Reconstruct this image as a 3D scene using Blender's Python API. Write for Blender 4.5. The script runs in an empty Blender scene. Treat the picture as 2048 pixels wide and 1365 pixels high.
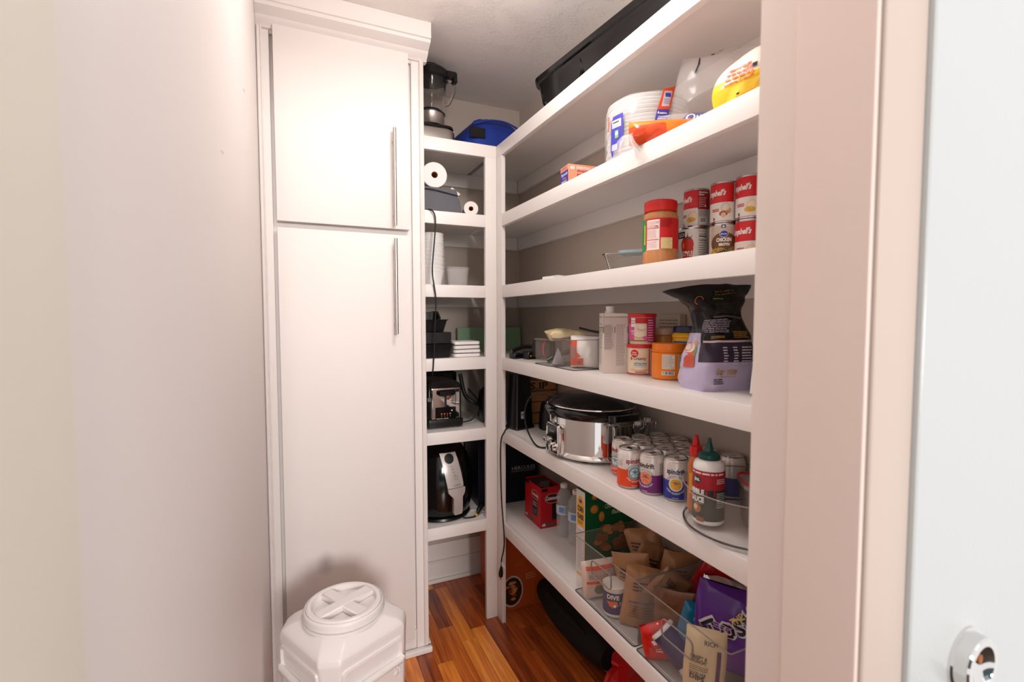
import bpy, bmesh, math, random
from mathutils import Vector, Matrix, noise
C = bpy.context.scene.collection
PI = math.pi
# ------------------------------------------------------------------ camera
cd = bpy.data.cameras.new('camera'); cam = bpy.data.objects.new('camera', cd); C.objects.link(cam)
cd.sensor_width = 36; cd.lens = 970.37 * 36 / 2048; cd.clip_start = 0.01; cd.clip_end = 50
yw, pt_, rl = 0.4229, -0.0507, -0.0009
F = Vector((math.sin(yw) * math.cos(pt_), math.cos(yw) * math.cos(pt_), math.sin(pt_)))
R0 = Vector((math.cos(yw), -math.sin(yw), 0)); U0 = R0.cross(F)
R_ = R0 * math.cos(rl) + U0 * math.sin(rl); U_ = U0 * math.cos(rl) - R0 * math.sin(rl)
cam.matrix_world = Matrix(((R_.x, U_.x, -F.x, 0), (R_.y, U_.y, -F.y, 0), (R_.z, U_.z, -F.z, 1.28), (0, 0, 0, 1)))
cd.dof.use_dof = True; cd.dof.focus_distance = 1.45; cd.dof.aperture_fstop = 3.5
bpy.context.scene.camera = cam
# ------------------------------------------------------------------ world, lights, exposure
vs = bpy.context.scene.view_settings
vs.view_transform = 'Standard'; vs.look = 'None'; vs.exposure = 0.62; vs.gamma = 1; vs.use_curve_mapping = False
w = bpy.data.worlds.new('world'); bpy.context.scene.world = w; w.use_nodes = True
w.node_tree.nodes['Background'].inputs[0].default_value = (0.97, 0.95, 0.95, 1)
w.node_tree.nodes['Background'].inputs[1].default_value = 0.74
def area(name, loc, target, sx, sy, power, color, shape='RECTANGLE'):
    l = bpy.data.lights.new(name, 'AREA'); l.shape = shape; l.size = sx; l.size_y = sy; l.energy = power; l.color = color
    o = bpy.data.objects.new(name, l); C.objects.link(o); o.location = loc
    o.rotation_euler = (Vector(target) - Vector(loc)).to_track_quat('-Z', 'Y').to_euler(); return o
pl = bpy.data.lights.new('closet_ceiling_light', 'POINT'); pl.energy = 8.3; pl.color = (1.0, 0.96, 0.94); pl.shadow_soft_size = 0.075
po = bpy.data.objects.new('closet_ceiling_light', pl); C.objects.link(po); po.location = (0.47, 0.98, 2.09)
area('hall_fill_light', (0.15, -4.6, 2.1), (0.25, 1.6, 0.9), 1.0, 1.0, 122.0, (1.0, 0.955, 0.93))  # unseen fill added behind the camera to brighten the cabinet and shelf fronts
area('hall_window_light', (1.5, -1.6, 1.7), (0.9, 0.29, 1.5), 0.9, 1.2, 0.8, (0.84, 0.93, 1.0))
# ------------------------------------------------------------------ materials
MATS = {}
def srgb(c):
    return tuple(((x / 255) / 12.92 if x / 255 <= 0.04045 else ((x / 255 + 0.055) / 1.055) ** 2.4) for x in c) + (1,)
def mat(name, rgb, rough=0.5, metal=0.0, var=0.0, vs_=8.0, bump=0.0, bs=60.0, trans=0.0, ior=1.45, coat=0.0, alpha=1.0, aniso=0.0, stretch=None, spec=None):
    if name in MATS: return MATS[name]
    m = bpy.data.materials.new(name); m.use_nodes = True; nt = m.node_tree; b = nt.nodes['Principled BSDF']
    col = srgb(rgb); b.inputs['Base Color'].default_value = col
    b.inputs['Roughness'].default_value = rough; b.inputs['Metallic'].default_value = metal
    b.inputs['Transmission Weight'].default_value = trans; b.inputs['IOR'].default_value = ior
    b.inputs['Coat Weight'].default_value = coat; b.inputs['Alpha'].default_value = alpha
    if spec is not None: b.inputs['Specular IOR Level'].default_value = spec
    tc = nt.nodes.new('ShaderNodeTexCoord'); mp = nt.nodes.new('ShaderNodeMapping')
    nt.links.new(tc.outputs['Object'], mp.inputs[0])
    if stretch: mp.inputs['Scale'].default_value = stretch
    n = nt.nodes.new('ShaderNodeTexNoise'); n.inputs['Scale'].default_value = vs_; n.inputs['Detail'].default_value = 5
    nt.links.new(mp.outputs[0], n.inputs['Vector'])
    mx = nt.nodes.new('ShaderNodeMix'); mx.data_type = 'RGBA'; v = max(var, 0.01)
    mx.inputs[6].default_value = tuple(c * (1 - v) for c in col[:3]) + (1,); mx.inputs[7].default_value = tuple(min(1, c * (1 + v)) for c in col[:3]) + (1,)
    nt.links.new(n.outputs[0], mx.inputs[0]); nt.links.new(mx.outputs[2], b.inputs['Base Color'])
    if bump:
        n2 = nt.nodes.new('ShaderNodeTexNoise'); n2.inputs['Scale'].default_value = bs; n2.inputs['Detail'].default_value = 4
        nt.links.new(mp.outputs[0], n2.inputs['Vector'])
        bp = nt.nodes.new('ShaderNodeBump'); bp.inputs['Strength'].default_value = bump; bp.inputs['Distance'].default_value = 0.004
        nt.links.new(n2.outputs[0], bp.inputs['Height']); nt.links.new(bp.outputs[0], b.inputs['Normal'])
    MATS[name] = m; return m
def shelf_paint(name, rgb, rough):
    return mat(name, rgb, rough, spec=0.35, var=0.02, vs_=3, bump=0.06, bs=45)
WHITE = shelf_paint('white_semi_gloss_paint', (238, 232, 228), 0.33)
CABW = shelf_paint('white_cabinet_paint', (231, 224, 220), 0.46)
WALL = mat('greige_wall_paint', (198, 184, 172), 0.55, var=0.03, vs_=2, bump=0.10, bs=25)
LWALL = mat('pale_wall_paint', (232, 224, 220), 0.5, var=0.025, vs_=2, bump=0.12, bs=14)
JAMB = mat('beige_jamb_paint', (226, 208, 198), 0.45, var=0.03, vs_=5, bump=0.06, bs=20)
CREAM = mat('cream_casing_paint', (226, 220, 206), 0.45, var=0.03, vs_=5, bump=0.05, bs=20)
DOORW = mat('white_door_paint', (192, 194, 193), 0.28, var=0.015, vs_=3, bump=0.08, bs=160)
def ceiling_mat():
    m = mat('textured_ceiling', (240, 232, 227), 0.6, var=0.02, vs_=3); nt = m.node_tree; b = nt.nodes['Principled BSDF']
    tc = nt.nodes.new('ShaderNodeTexCoord'); n = nt.nodes.new('ShaderNodeTexNoise'); n.inputs['Scale'].default_value = 7; n.inputs['Detail'].default_value = 3; n.inputs['Distortion'].default_value = 1.6
    wv = nt.nodes.new('ShaderNodeTexNoise'); wv.inputs['Scale'].default_value = 20; wv.inputs['Detail'].default_value = 6; wv.inputs['Distortion'].default_value = 5.5; wv.inputs['Roughness'].default_value = 0.65
    r = nt.nodes.new('ShaderNodeValToRGB'); r.color_ramp.elements[0].position = 0.50; r.color_ramp.elements[1].position = 0.60
    nt.links.new(tc.outputs['Object'], n.inputs['Vector']); nt.links.new(tc.outputs['Object'], wv.inputs['Vector'])
    mu = nt.nodes.new('ShaderNodeMath'); mu.operation = 'ADD'; nt.links.new(n.outputs[0], mu.inputs[0]); nt.links.new(wv.outputs[0], mu.inputs[1])
    m2 = nt.nodes.new('ShaderNodeMath'); m2.operation = 'MULTIPLY'; m2.inputs[1].default_value = 0.5; nt.links.new(mu.outputs[0], m2.inputs[0])
    nt.links.new(m2.outputs[0], r.inputs[0])
    bp = nt.nodes.new('ShaderNodeBump'); bp.inputs['Strength'].default_value = 0.35; bp.inputs['Distance'].default_value = 0.005
    nt.links.new(r.outputs[0], bp.inputs['Height']); nt.links.new(bp.outputs[0], b.inputs['Normal']); return m
CEIL = ceiling_mat()
def wood_mat(name, rgb, dark):
    m = bpy.data.materials.new(name); m.use_nodes = True; nt = m.node_tree; b = nt.nodes['Principled BSDF']
    b.inputs['Roughness'].default_value = 0.30; b.inputs['Coat Weight'].default_value = 0.25; b.inputs['Coat Roughness'].default_value = 0.2
    tc = nt.nodes.new('ShaderNodeTexCoord'); oi = nt.nodes.new('ShaderNodeObjectInfo'); ad = nt.nodes.new('ShaderNodeVectorMath'); ad.operation = 'ADD'
    nt.links.new(tc.outputs['Object'], ad.inputs[0]); cb = nt.nodes.new('ShaderNodeCombineXYZ'); ml = nt.nodes.new('ShaderNodeMath'); ml.operation = 'MULTIPLY'; ml.inputs[1].default_value = 37
    nt.links.new(oi.outputs['Random'], ml.inputs[0]); nt.links.new(ml.outputs[0], cb.inputs[0]); nt.links.new(ml.outputs[0], cb.inputs[1]); nt.links.new(cb.outputs[0], ad.inputs[1])
    mp = nt.nodes.new('ShaderNodeMapping'); mp.inputs['Scale'].default_value = (34, 2.2, 6); nt.links.new(ad.outputs[0], mp.inputs[0])
    n = nt.nodes.new('ShaderNodeTexNoise'); n.inputs['Scale'].default_value = 1.3; n.inputs['Detail'].default_value = 7; n.inputs['Distortion'].default_value = 1.2
    nt.links.new(mp.outputs[0], n.inputs['Vector']); r = nt.nodes.new('ShaderNodeValToRGB')
    r.color_ramp.elements[0].position = 0.33; r.color_ramp.elements[1].position = 0.66
    r.color_ramp.elements[0].color = srgb(dark); r.color_ramp.elements[1].color = srgb(rgb); nt.links.new(n.outputs[0], r.inputs[0])
    nt.links.new(r.outputs[0], b.inputs['Base Color']); return m
def M(name): return MATS[name]
def P(rgb, rough=0.45, **k):      # printed / plastic colour, cached by value
    return mat('print_%02x%02x%02x_%d' % (*rgb, int(rough * 100)), rgb, rough, **k)
mat('brushed_steel', (190, 185, 180), 0.28, 1.0, var=0.05, vs_=40, stretch=(1, 1, 30))
mat('chrome', (222, 220, 218), 0.05, 1.0)
mat('can_metal', (200, 200, 200), 0.22, 1.0, var=0.03)
mat('black_plastic', (16, 16, 17), 0.28, bump=0.03, bs=200)
mat('black_gloss', (8, 8, 9), 0.14, coat=0.15)
mat('black_rubber', (14, 14, 14), 0.5)
mat('white_plastic', (236, 230, 227), 0.30, var=0.01, bump=0.03, bs=60)
mat('clear_glass', (250, 252, 252), 0.03, trans=1.0, ior=1.25)
mat('clear_acrylic', (200, 186, 176), 0.04, alpha=0.075)
mat('smoke_glass', (34, 32, 32), 0.05, alpha=0.9)
mat('silver_foil', (215, 210, 215), 0.18, 1.0, bump=0.25, bs=40)
mat('kraft', (166, 118, 78), 0.32, var=0.10, vs_=14, bump=0.25, bs=30)
mat('foam_white', (240, 238, 236), 0.6, var=0.02, bump=0.15, bs=120)
mat('paper_white', (238, 232, 228), 0.8, bump=0.25, bs=90)
mat('cardboard', (176, 128, 82), 0.75, var=0.06, vs_=20)
mat('blue_fabric', (20, 50, 142), 0.7, var=0.15, vs_=12, bump=0.3, bs=50)
mat('grey_fabric', (98, 98, 104), 0.85, var=0.12, vs_=25, bump=0.4, bs=180)
mat('black_fabric', (14, 13, 13), 0.85, bump=0.4, bs=80)
def film(name, rgb, a, rough=0.12):
    m = mat(name, rgb, rough, bump=0.35, bs=22, alpha=a); return m
film('clear_film', (244, 238, 236), 0.16)
film('clear_film_dense', (246, 242, 240), 0.24)
# ------------------------------------------------------------------ geometry helpers
def finish(name, bm, mats, parent=None, smooth=None, loc=None, rot=None):
    me = bpy.data.meshes.new(name); bmesh.ops.recalc_face_normals(bm, faces=bm.faces) if smooth != 'raw' else None
    bm.to_mesh(me); bm.free()
    for m in (mats if isinstance(mats, (list, tuple)) else [mats]): me.materials.append(m if not isinstance(m, str) else M(m))
    if smooth is not None and smooth != 'raw':
        for p in me.polygons: p.use_smooth = True
        me.set_sharp_from_angle(angle=math.radians(smooth))
    o = bpy.data.objects.new(name, me); C.objects.link(o)
    if parent is not None: o.parent = parent
    if loc is not None: o.location = loc
    if rot is not None: o.rotation_euler = rot
    return o
def thing(name, label, cat, loc=(0, 0, 0), rz=0.0, group=None):
    o = bpy.data.objects.new(name, None); C.objects.link(o); o.empty_display_size = 0.02
    o.location = loc; o.rotation_euler = (0, 0, rz); o['label'] = label; o['category'] = cat
    if group: o['group'] = group
    return o
def tag(o, label, cat, group=None):
    o['label'] = label; o['category'] = cat
    if group: o['group'] = group
    return o
def copy_thing(root, loc, rz, label):
    r = root.copy(); C.objects.link(r); r.location = loc; r.rotation_euler = (0, 0, rz); r['label'] = label
    for ch in list(root.children):
        c = ch.copy(); C.objects.link(c); c.parent = r
        for g in ch.children:
            d = g.copy(); C.objects.link(d); d.parent = c
    return r
def box(bm, x0, y0, z0, x1, y1, z1, bev=0.0, mi=0, seg=1):
    vs = [bm.verts.new((x, y, z)) for z in (z0, z1) for x, y in ((x0, y0), (x1, y0), (x1, y1), (x0, y1))]
    fs = [bm.faces.new([vs[i] for i in q]) for q in ((3, 2, 1, 0), (4, 5, 6, 7), (0, 1, 5, 4), (1, 2, 6, 5), (2, 3, 7, 6), (3, 0, 4, 7))]
    for f in fs: f.material_index = mi
    if bev:
        es = list({e for f in fs for e in f.edges})
        r = bmesh.ops.bevel(bm, geom=es, offset=bev, segments=seg, affect='EDGES', profile=0.6)
        for f in r['faces']: f.material_index = mi
    return vs
def bx(name, x0, y0, z0, x1, y1, z1, m, parent=None, bev=0.0, seg=1):
    bm = bmesh.new(); box(bm, x0, y0, z0, x1, y1, z1, bev, 0, seg)
    return finish(name, bm, m, parent, smooth=40 if bev else None)
def lathe(bm, prof, n=48, c=(0, 0), sx=1.0, sy=1.0, mi=0, caps=True):
    rings = []
    for r, z in prof:
        if r < 1e-6: rings.append([bm.verts.new((c[0], c[1], z))])
        else: rings.append([bm.verts.new((c[0] + r * sx * math.cos(2 * PI * i / n), c[1] + r * sy * math.sin(2 * PI * i / n), z)) for i in range(n)])
    for a, b in zip(rings, rings[1:]):
        if len(a) == 1 and len(b) == 1: continue
        for i in range(n):
            j = (i + 1) % n
            q = [a[0], b[i], b[j]] if len(a) == 1 else ([a[i], a[j], b[0]] if len(b) == 1 else [a[i], a[j], b[j], b[i]])
            f = bm.faces.new(q); f.material_index = mi
    if caps:
        for rg in (rings[0], rings[-1]):
            if len(rg) > 1: f = bm.faces.new(rg); f.material_index = mi
def lat(name, prof, m, parent=None, n=48, c=(0, 0), sx=1.0, sy=1.0, sharp=35, caps=True):
    bm = bmesh.new(); lathe(bm, prof, n, c, sx, sy, 0, caps); return finish(name, bm, m, parent, smooth=sharp)
def spline(pts, k=8):
    pts = [Vector(p) for p in pts]; out = []
    for i in range(len(pts) - 1):
        p0, p1, p2, p3 = pts[max(i - 1, 0)], pts[i], pts[i + 1], pts[min(i + 2, len(pts) - 1)]
        for j in range(k):
            t = j / k
            out.append(0.5 * ((2 * p1) + (p2 - p0) * t + (2 * p0 - 5 * p1 + 4 * p2 - p3) * t * t + (3 * p1 - p0 - 3 * p2 + p3) * t ** 3))
    return out + [pts[-1]]
def tube(bm, pts, r, n=8, mi=0, rr=None):
    T = None; rings = []
    up = Vector((0.31, 0.22, 0.9)).normalized()
    for i, p in enumerate(pts):
        d = (pts[min(i + 1, len(pts) - 1)] - pts[max(i - 1, 0)]).normalized()
        if T is None: T = d.orthogonal().normalized()
        T = (T - d * T.dot(d)).normalized(); B = d.cross(T); rad = rr[i] if rr else r
        rings.append([bm.verts.new(p + (T * math.cos(2 * PI * k / n) + B * math.sin(2 * PI * k / n)) * rad) for k in range(n)])
    for a, b in zip(rings, rings[1:]):
        for k in range(n): bm.faces.new([a[k], a[(k + 1) % n], b[(k + 1) % n], b[k]]).material_index = mi
    for rg in (rings[0], rings[-1]): bm.faces.new(rg).material_index = mi
def cable(name, pts, r, m, parent=None, k=10):
    bm = bmesh.new(); tube(bm, spline(pts, k), r); return finish(name, bm, m, parent, smooth=60)
def prism(bm, poly, y0, y1, mi=0, axis='y'):
    f = lambda p, d: {'y': (p[0], d, p[1]), 'x': (d, p[0], p[1]), 'z': (p[0], p[1], d)}[axis]
    a = [bm.verts.new(f(p, y0)) for p in poly]; b = [bm.verts.new(f(p, y1)) for p in poly]; n = len(poly)
    for i in range(n): bm.faces.new([a[i], a[(i + 1) % n], b[(i + 1) % n], b[i]]).material_index = mi
    bm.faces.new(a[::-1]).material_index = mi; bm.faces.new(b).material_index = mi
def rrect(x0, y0, x1, y1, r, n=5):
    out = []
    for cx, cy, a0 in ((x1 - r, y1 - r, 0), (x0 + r, y1 - r, 90), (x0 + r, y0 + r, 180), (x1 - r, y0 + r, 270)):
        for i in range(n + 1):
            a = math.radians(a0 + 90 * i / n); out.append((cx + r * math.cos(a), cy + r * math.sin(a)))
    return out
def loft(bm, rings, mi=0, capb=True, capt=True):
    rs = [[bm.verts.new(p) for p in rg] for rg in rings]; n = len(rs[0])
    for a, b in zip(rs, rs[1:]):
        for k in range(n): bm.faces.new([a[k], a[(k + 1) % n], b[(k + 1) % n], b[k]]).material_index = mi
    if capb: bm.faces.new(rs[0][::-1]).material_index = mi
    if capt: bm.faces.new(rs[-1]).material_index = mi
def tray(bm, w, d, h, t=0.002, taper=0.0, r=0.008, rim=0.0, mi=0):      # open container centred on origin: outer skin, inner skin, floor
    def ring(k, z, ins=0.0):
        e = taper * (1 - z / h); x = w / 2 - e - ins; y = d / 2 - e - ins
        return [(p[0], p[1], z) for p in rrect(-x, -y, x, y, max(r - ins, 0.001), 4)]
    rg = [ring(0, 0)]
    if rim: rg += [ring(0, h - 0.003), ring(0, h - 0.003, -rim), ring(0, h, -rim), ring(0, h, t)]
    else: rg += [ring(0, h), ring(0, h, t)]
    rg += [ring(0, t, t)]
    loft(bm, rg, mi)
# text -> flat mesh polygons (built-in font), cached
TX = {}
def absorb(t, parent, label=None):      # turn a cord built at top level into a part of its appliance
    ch = list(t.children); main = ch[0]; main.parent = parent; main.location = t.location; main.rotation_euler = t.rotation_euler
    main.matrix_parent_inverse = (Matrix.Translation(parent.location) @ parent.rotation_euler.to_matrix().to_4x4()).inverted()
    for c in ch[1:]: c.parent = main
    main.name = 'power_cord'; bpy.data.objects.remove(t)
    if label: main['label'] = label
def text_tris(s, bold=0.0):
    k = (s, bold)
    if k in TX: return TX[k]
    cu = bpy.data.curves.new('t', 'FONT'); cu.body = s; cu.size = 1.0; cu.resolution_u = 2; cu.offset = bold
    ob = bpy.data.objects.new('t', cu); me = bpy.data.meshes.new_from_object(ob)
    me.calc_loop_triangles()
    v = [(p.co.x, p.co.y) for p in me.vertices]; tr = [[v[i] for i in t.vertices] for t in me.loop_triangles]
    bpy.data.objects.remove(ob); bpy.data.curves.remove(cu); bpy.data.meshes.remove(me)
    xs = [p[0] for p in v] or [0]; ys = [p[1] for p in v] or [0]
    TX[k] = (tr, min(xs), max(xs), min(ys), max(ys)); return TX[k]
class Print:
    def __init__(s, maxlen=0.006): s.t = []; s.m = []; s.ml = maxlen; s.k = 0
    def mi(s, m):
        m = M(m) if isinstance(m, str) else (P(m) if isinstance(m, tuple) else m)
        if m not in s.m: s.m.append(m)
        return s.m.index(m)
    def tri(s, a, b, c, mi, l): s.t.append((a, b, c, mi, l))
    def poly(s, pts, m, l=None):
        if l is None: s.k += 1; l = s.k
        mi = s.mi(m); cx = sum(p[0] for p in pts) / len(pts); cy = sum(p[1] for p in pts) / len(pts)
        if len(pts) == 4:
            s.tri(pts[0], pts[1], pts[2], mi, l); s.tri(pts[0], pts[2], pts[3], mi, l)
        else:
            for i in range(len(pts)): s.tri((cx, cy), pts[i], pts[(i + 1) % len(pts)], mi, l)
    def rect(s, x0, y0, x1, y1, m, l=None): s.poly([(x0, y0), (x1, y0), (x1, y1), (x0, y1)], m, l)
    def ell(s, x, y, rx, ry, m, l=None, n=20, a0=0, a1=2 * PI):
        s.poly([(x + rx * math.cos(a0 + (a1 - a0) * i / n), y + ry * math.sin(a0 + (a1 - a0) * i / n)) for i in range(n)], m, l)
    def ring(s, x, y, r0, r1, m, n=20, a0=0, a1=2 * PI, l=None):
        if l is None: s.k += 1; l = s.k
        mi = s.mi(m)
        for i in range(n):
            p = [(x + r * math.cos(a0 + (a1 - a0) * j / n), y + r * math.sin(a0 + (a1 - a0) * j / n)) for r, j in ((r0, i), (r1, i), (r1, i + 1), (r0, i + 1))]
            s.tri(p[0], p[1], p[2], mi, l); s.tri(p[0], p[2], p[3], mi, l)
    def text(s, st, x, y, h, m, bold=0.0, shear=0.0, align='l', w=None, rot=0.0, arc=None, l=None):
        if l is None: s.k += 1; l = s.k
        tr, x0, x1, y0, y1 = text_tris(st, bold); k = h / max(0.001, (0.7 if not any(c.isupper() or c.isdigit() for c in st) else 0.72)); kx = k
        if w: kx = w / max(1e-4, x1 - x0)
        W = (x1 - x0) * kx; ox = {'l': 0, 'c': -W / 2, 'r': -W}[align]; mi = s.mi(m)
        def f(p):
            px = (p[0] - x0) * kx + ox + p[1] * k * shear; py = p[1] * k
            if arc:
                a = px / arc; r = arc + py; return (x + r * math.sin(a), y + r * math.cos(a)) if arc > 0 else (x + (arc + py) * math.sin(a), y + (arc + py) * math.cos(a))
            return (x + px * math.cos(rot) - py * math.sin(rot), y + px * math.sin(rot) + py * math.cos(rot))
        for t in tr: s.tri(f(t[0]), f(t[1]), f(t[2]), mi, l)
    def lines(s, x0, y0, x1, y1, n, m, seed=1, fill=0.55, cols=1):
        rd = random.Random(seed); s.k += 1; l = s.k; dy = (y1 - y0) / n; mi_ = m
        for i in range(n):
            y = y1 - (i + 1) * dy + dy * (1 - fill) / 2; x = x0
            end = x1 - rd.random() * 0.25 * (x1 - x0)
            while x < end:
                wd = (0.05 + rd.random() * 0.16) * (x1 - x0); s.rect(x, y, min(x + wd, end), y + dy * fill, mi_, l); x += wd + 0.025 * (x1 - x0)
    def bars(s, x0, y0, x1, y1, seed=3, bg=(236, 234, 230), fg=(25, 25, 28)):
        rd = random.Random(seed); s.rect(x0, y0, x1, y1, bg); s.k += 1; x = x0 + 0.06 * (x1 - x0)
        while x < x1 - 0.07 * (x1 - x0):
            wd = rd.choice((1, 1, 2, 3)) * 0.014 * (x1 - x0); s.rect(x, y0 + 0.15 * (y1 - y0), x + wd, y1 - 0.07 * (y1 - y0), fg, s.k); x += wd + rd.choice((1, 1, 2)) * 0.016 * (x1 - x0)
    def build(s, name, parent, f, step=0.00012, base=0.0002):
        V = {}; vs = []; fs = []; mis = []
        def vid(p, l):
            k = (round(p[0], 6), round(p[1], 6), l)
            if k not in V: V[k] = len(vs); vs.append(f(p[0], p[1], base + step * l))
            return V[k]
        stack = list(s.t)
        while stack:
            a, b, c, mi, l = stack.pop()
            e = [math.dist(a, b), math.dist(b, c), math.dist(c, a)]; i = max(range(3), key=lambda q: (round(e[q], 7)))
            if e[i] > s.ml:
                p, q, r = ((a, b, c), (b, c, a), (c, a, b))[i]; m_ = ((p[0] + q[0]) / 2, (p[1] + q[1]) / 2)
                stack += [(p, m_, r, mi, l), (m_, q, r, mi, l)]; continue
            ids = (vid(a, l), vid(b, l), vid(c, l))
            if len(set(ids)) == 3: fs.append(ids); mis.append(mi)
        me = bpy.data.meshes.new(name); me.from_pydata(vs, [], fs)
        for m in s.m: me.materials.append(m)
        for p, mi in zip(me.polygons, mis): p.material_index = mi; p.use_smooth = False
        o = bpy.data.objects.new(name, me); C.objects.link(o); o.parent = parent; return o
def on_cyl(r, th0=0.0, z0=0.0): return lambda x, y, o: ((r + o) * math.sin(th0 + x / r), -(r + o) * math.cos(th0 + x / r), z0 + y)
def on_front(y0, x0=0.0, z0=0.0): return lambda x, y, o: (x0 + x, y0 - o, z0 + y)
def on_left(x0, y0=0.0, z0=0.0): return lambda x, y, o: (x0 - o, y0 - x, z0 + y)     # -X face, text reads from -X side
def on_right(x1, y0=0.0, z0=0.0): return lambda x, y, o: (x1 + o, y0 + x, z0 + y)
def on_top(z1, x0=0.0, y0=0.0): return lambda x, y, o: (x0 + x, y0 + y, z1 + o)
def facing(x, y): return math.atan2(-x, y)
K, WT = (24, 24, 26), (240, 238, 234)
# crinkled pouch: surface function + mesh
def pouch_fn(w, h, d, seed, crk=0.006, gusset=0.35, neck=None, lean=(0, 0)):
    def f(s, t, side):      # s,t in 0..1
        e = (math.sin(PI * min(max(s, 0), 1)) ** gusset) * (math.sin(PI * min(max(0.03 + t * 0.97, 0), 1)) ** 0.45)
        ww = w * (neck(t) if neck else 1.0)
        x = (s - 0.5) * ww; z = t * h; y = side * d / 2 * e
        q = Vector((x * 14 + seed * 3.1, z * 11 + seed, side * 1.7 + seed)); q2 = q * 2.6
        y += side * 0 + crk * (noise.noise(q) * 1.6 + abs(noise.noise(q2)) * 1.1 - 0.4) * (0.25 + e)
        x += crk * 0.8 * noise.noise(q + Vector((9, 3, 1))); z += crk * 0.8 * noise.noise(q + Vector((1, 7, 5)))
        return Vector((x + lean[0] * t * t * h, y + lean[1] * t * t * h, z))
    return f
def pouch(name, fn, m, parent=None, nx=22, nz=26, m2=None, split=None):
    bm = bmesh.new(); G = {}
    for side in (-1, 1):
        for i in range(nx + 1):
            for j in range(nz + 1):
                if side == 1 and i in (0, nx): G[side, i, j] = G[-1, i, j]; continue
                G[side, i, j] = bm.verts.new(fn(i / nx, j / nz, side))
        for i in range(nx):
            for j in range(nz):
                q = [G[side, i, j], G[side, i + 1, j], G[side, i + 1, j + 1], G[side, i, j + 1]]
                if len(set(q)) < 4: continue
                fc = bm.faces.new(q if side == -1 else q[::-1])
                if m2 and split((i + .5) / nx, (j + .5) / nz): fc.material_index = 1
    for j in (0, nz):
        ring = [G[-1, i, j] for i in range(nx + 1)] + [G[1, i, j] for i in range(nx - 1, 0, -1)]
        bm.faces.new(ring)
    return finish(name, bm, [m] + ([m2] if m2 else []), parent, smooth=50)
def on_pouch(fn, w, h):
    def g(x, y, o):
        p = fn(x / w + 0.5, y / h, -1); return (p.x, p.y - 0.0012 - o * 2, p.z)
    return g
# ------------------------------------------------------------------ setting
A, B = 0.768, 1.859                 # front planes of the right shelving (x) and back shelving (y)
XR, YB, ZC, XL = 1.05, 2.24, 2.30, -0.09
Z = {1: 1.9708, 2: 1.6905, 3: 1.4049, 4: 1.1134, 5: 0.8194, 6: 0.4332}
TH, TP = 0.0489, 0.019
def struct(o): o['kind'] = 'structure'; return o
floor = struct(bx('floor', XL - 0.5, -1.6, -0.06, 2.0, YB + 0.1, -0.012, mat('subfloor', (48, 30, 20), 0.8)))
rd = random.Random(5)
woods = [wood_mat('oak_%d' % i, a, b) for i, (a, b) in enumerate([((244, 149, 59), (198, 103, 37)), ((224, 125, 48), (169, 81, 30)), ((195, 99, 39), (136, 59, 24)), ((255, 165, 72), (211, 114, 46)), ((213, 116, 46), (154, 70, 28)), ((171, 83, 35), (110, 46, 22))])]
pm = {}
x = XL; row = 0
while x < XR - 0.001:
    y = 0.30 - rd.random() * 0.5
    while y < YB:
        L = rd.uniform(0.28, 0.62); y1 = min(y + L, YB); y0 = max(y, -0.3)
        if y1 - y0 > 0.02 and y1 > 0.3:
            bm = bmesh.new(); wd = min(0.0605, XR - x)
            box(bm, 0.0004, 0.0004, -0.012, wd - 0.0004, y1 - y0 - 0.0004, 0.0, 0.0006)
            o = finish('plank', bm, rd.choice(woods), floor); o.location = (x, y0, 0)
        y = y1 if y1 < YB else YB
        if y1 >= YB: break
    x += 0.0605
struct(bx('wall_left', XL - 0.1, 0.262, 0, XL, YB + 0.1, ZC, LWALL))
struct(bx('wall_back', XL, YB, 0, 1.15, YB + 0.1, ZC, WALL))
struct(bx('wall_right', XR, 0.45, 0, 1.15, YB, ZC, WALL))
struct(bx('ceiling', XL - 0.1, 0.31, ZC, 1.15, YB + 0.1, ZC + 0.05, CEIL))
wf = struct(bx('wall_front', 0.545, 0.33, 0, 2.0, 0.446, ZC, JAMB))
struct(bx('wall_header', XL, 0.33, 2.06, 0.545, 0.446, ZC, JAMB))
# right door opening: jamb board with a rounded stop, casing, the neighbouring door leaf
tr = bpy.data.objects.new('trim_1', None); C.objects.link(tr); tr['kind'] = 'structure'
bx('door_jamb', 0.539, 0.306, 0, 0.545, 0.392, 2.06, mat('jamb_paint_b', (224, 202, 192), 0.5, bump=0.06, bs=20), tr, 0.001, 1)
bx('casing_board', 0.5525, 0.305, 0, 0.6275, 0.33, 2.12, mat('casing_paint', (196, 178, 166), 0.45, bump=0.06, bs=20), tr, 0.004, 3)
bx('gap_shade_strip', 0.5455, 0.312, 0, 0.5520, 0.3295, 2.06, mat('jamb_gap_shade', (120, 100, 90), 0.7), tr)  # strip coloured dark as the shade in the gap between jamb and casing
struct(bx('trim_2', XL - 0.1, 0.10, 0, XL + 0.006, 0.262, 2.1, CREAM, None, 0.006, 3))
dr = bpy.data.objects.new('door_1', None); C.objects.link(dr); dr['kind'] = 'structure'
bx('door_leaf', 0.6285, 0.299, 0.01, 1.40, 0.3295, 2.04, DOORW, dr, 0.002)
bm = bmesh.new()
lathe(bm, [(0.041, 0), (0.041, 0.003), (0.0365, 0.004), (0.0355, 0.0165), (0.0335, 0.0185), (0.026, 0.0185), (0.022, 0.0150), (0.012, 0.0105), (0.0, 0.0095)], 64)
kb = finish('door_knob', bm, 'chrome', dr, smooth=30, loc=(0.749, 0.299, 0.856), rot=(PI / 2, 0, 0))
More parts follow.
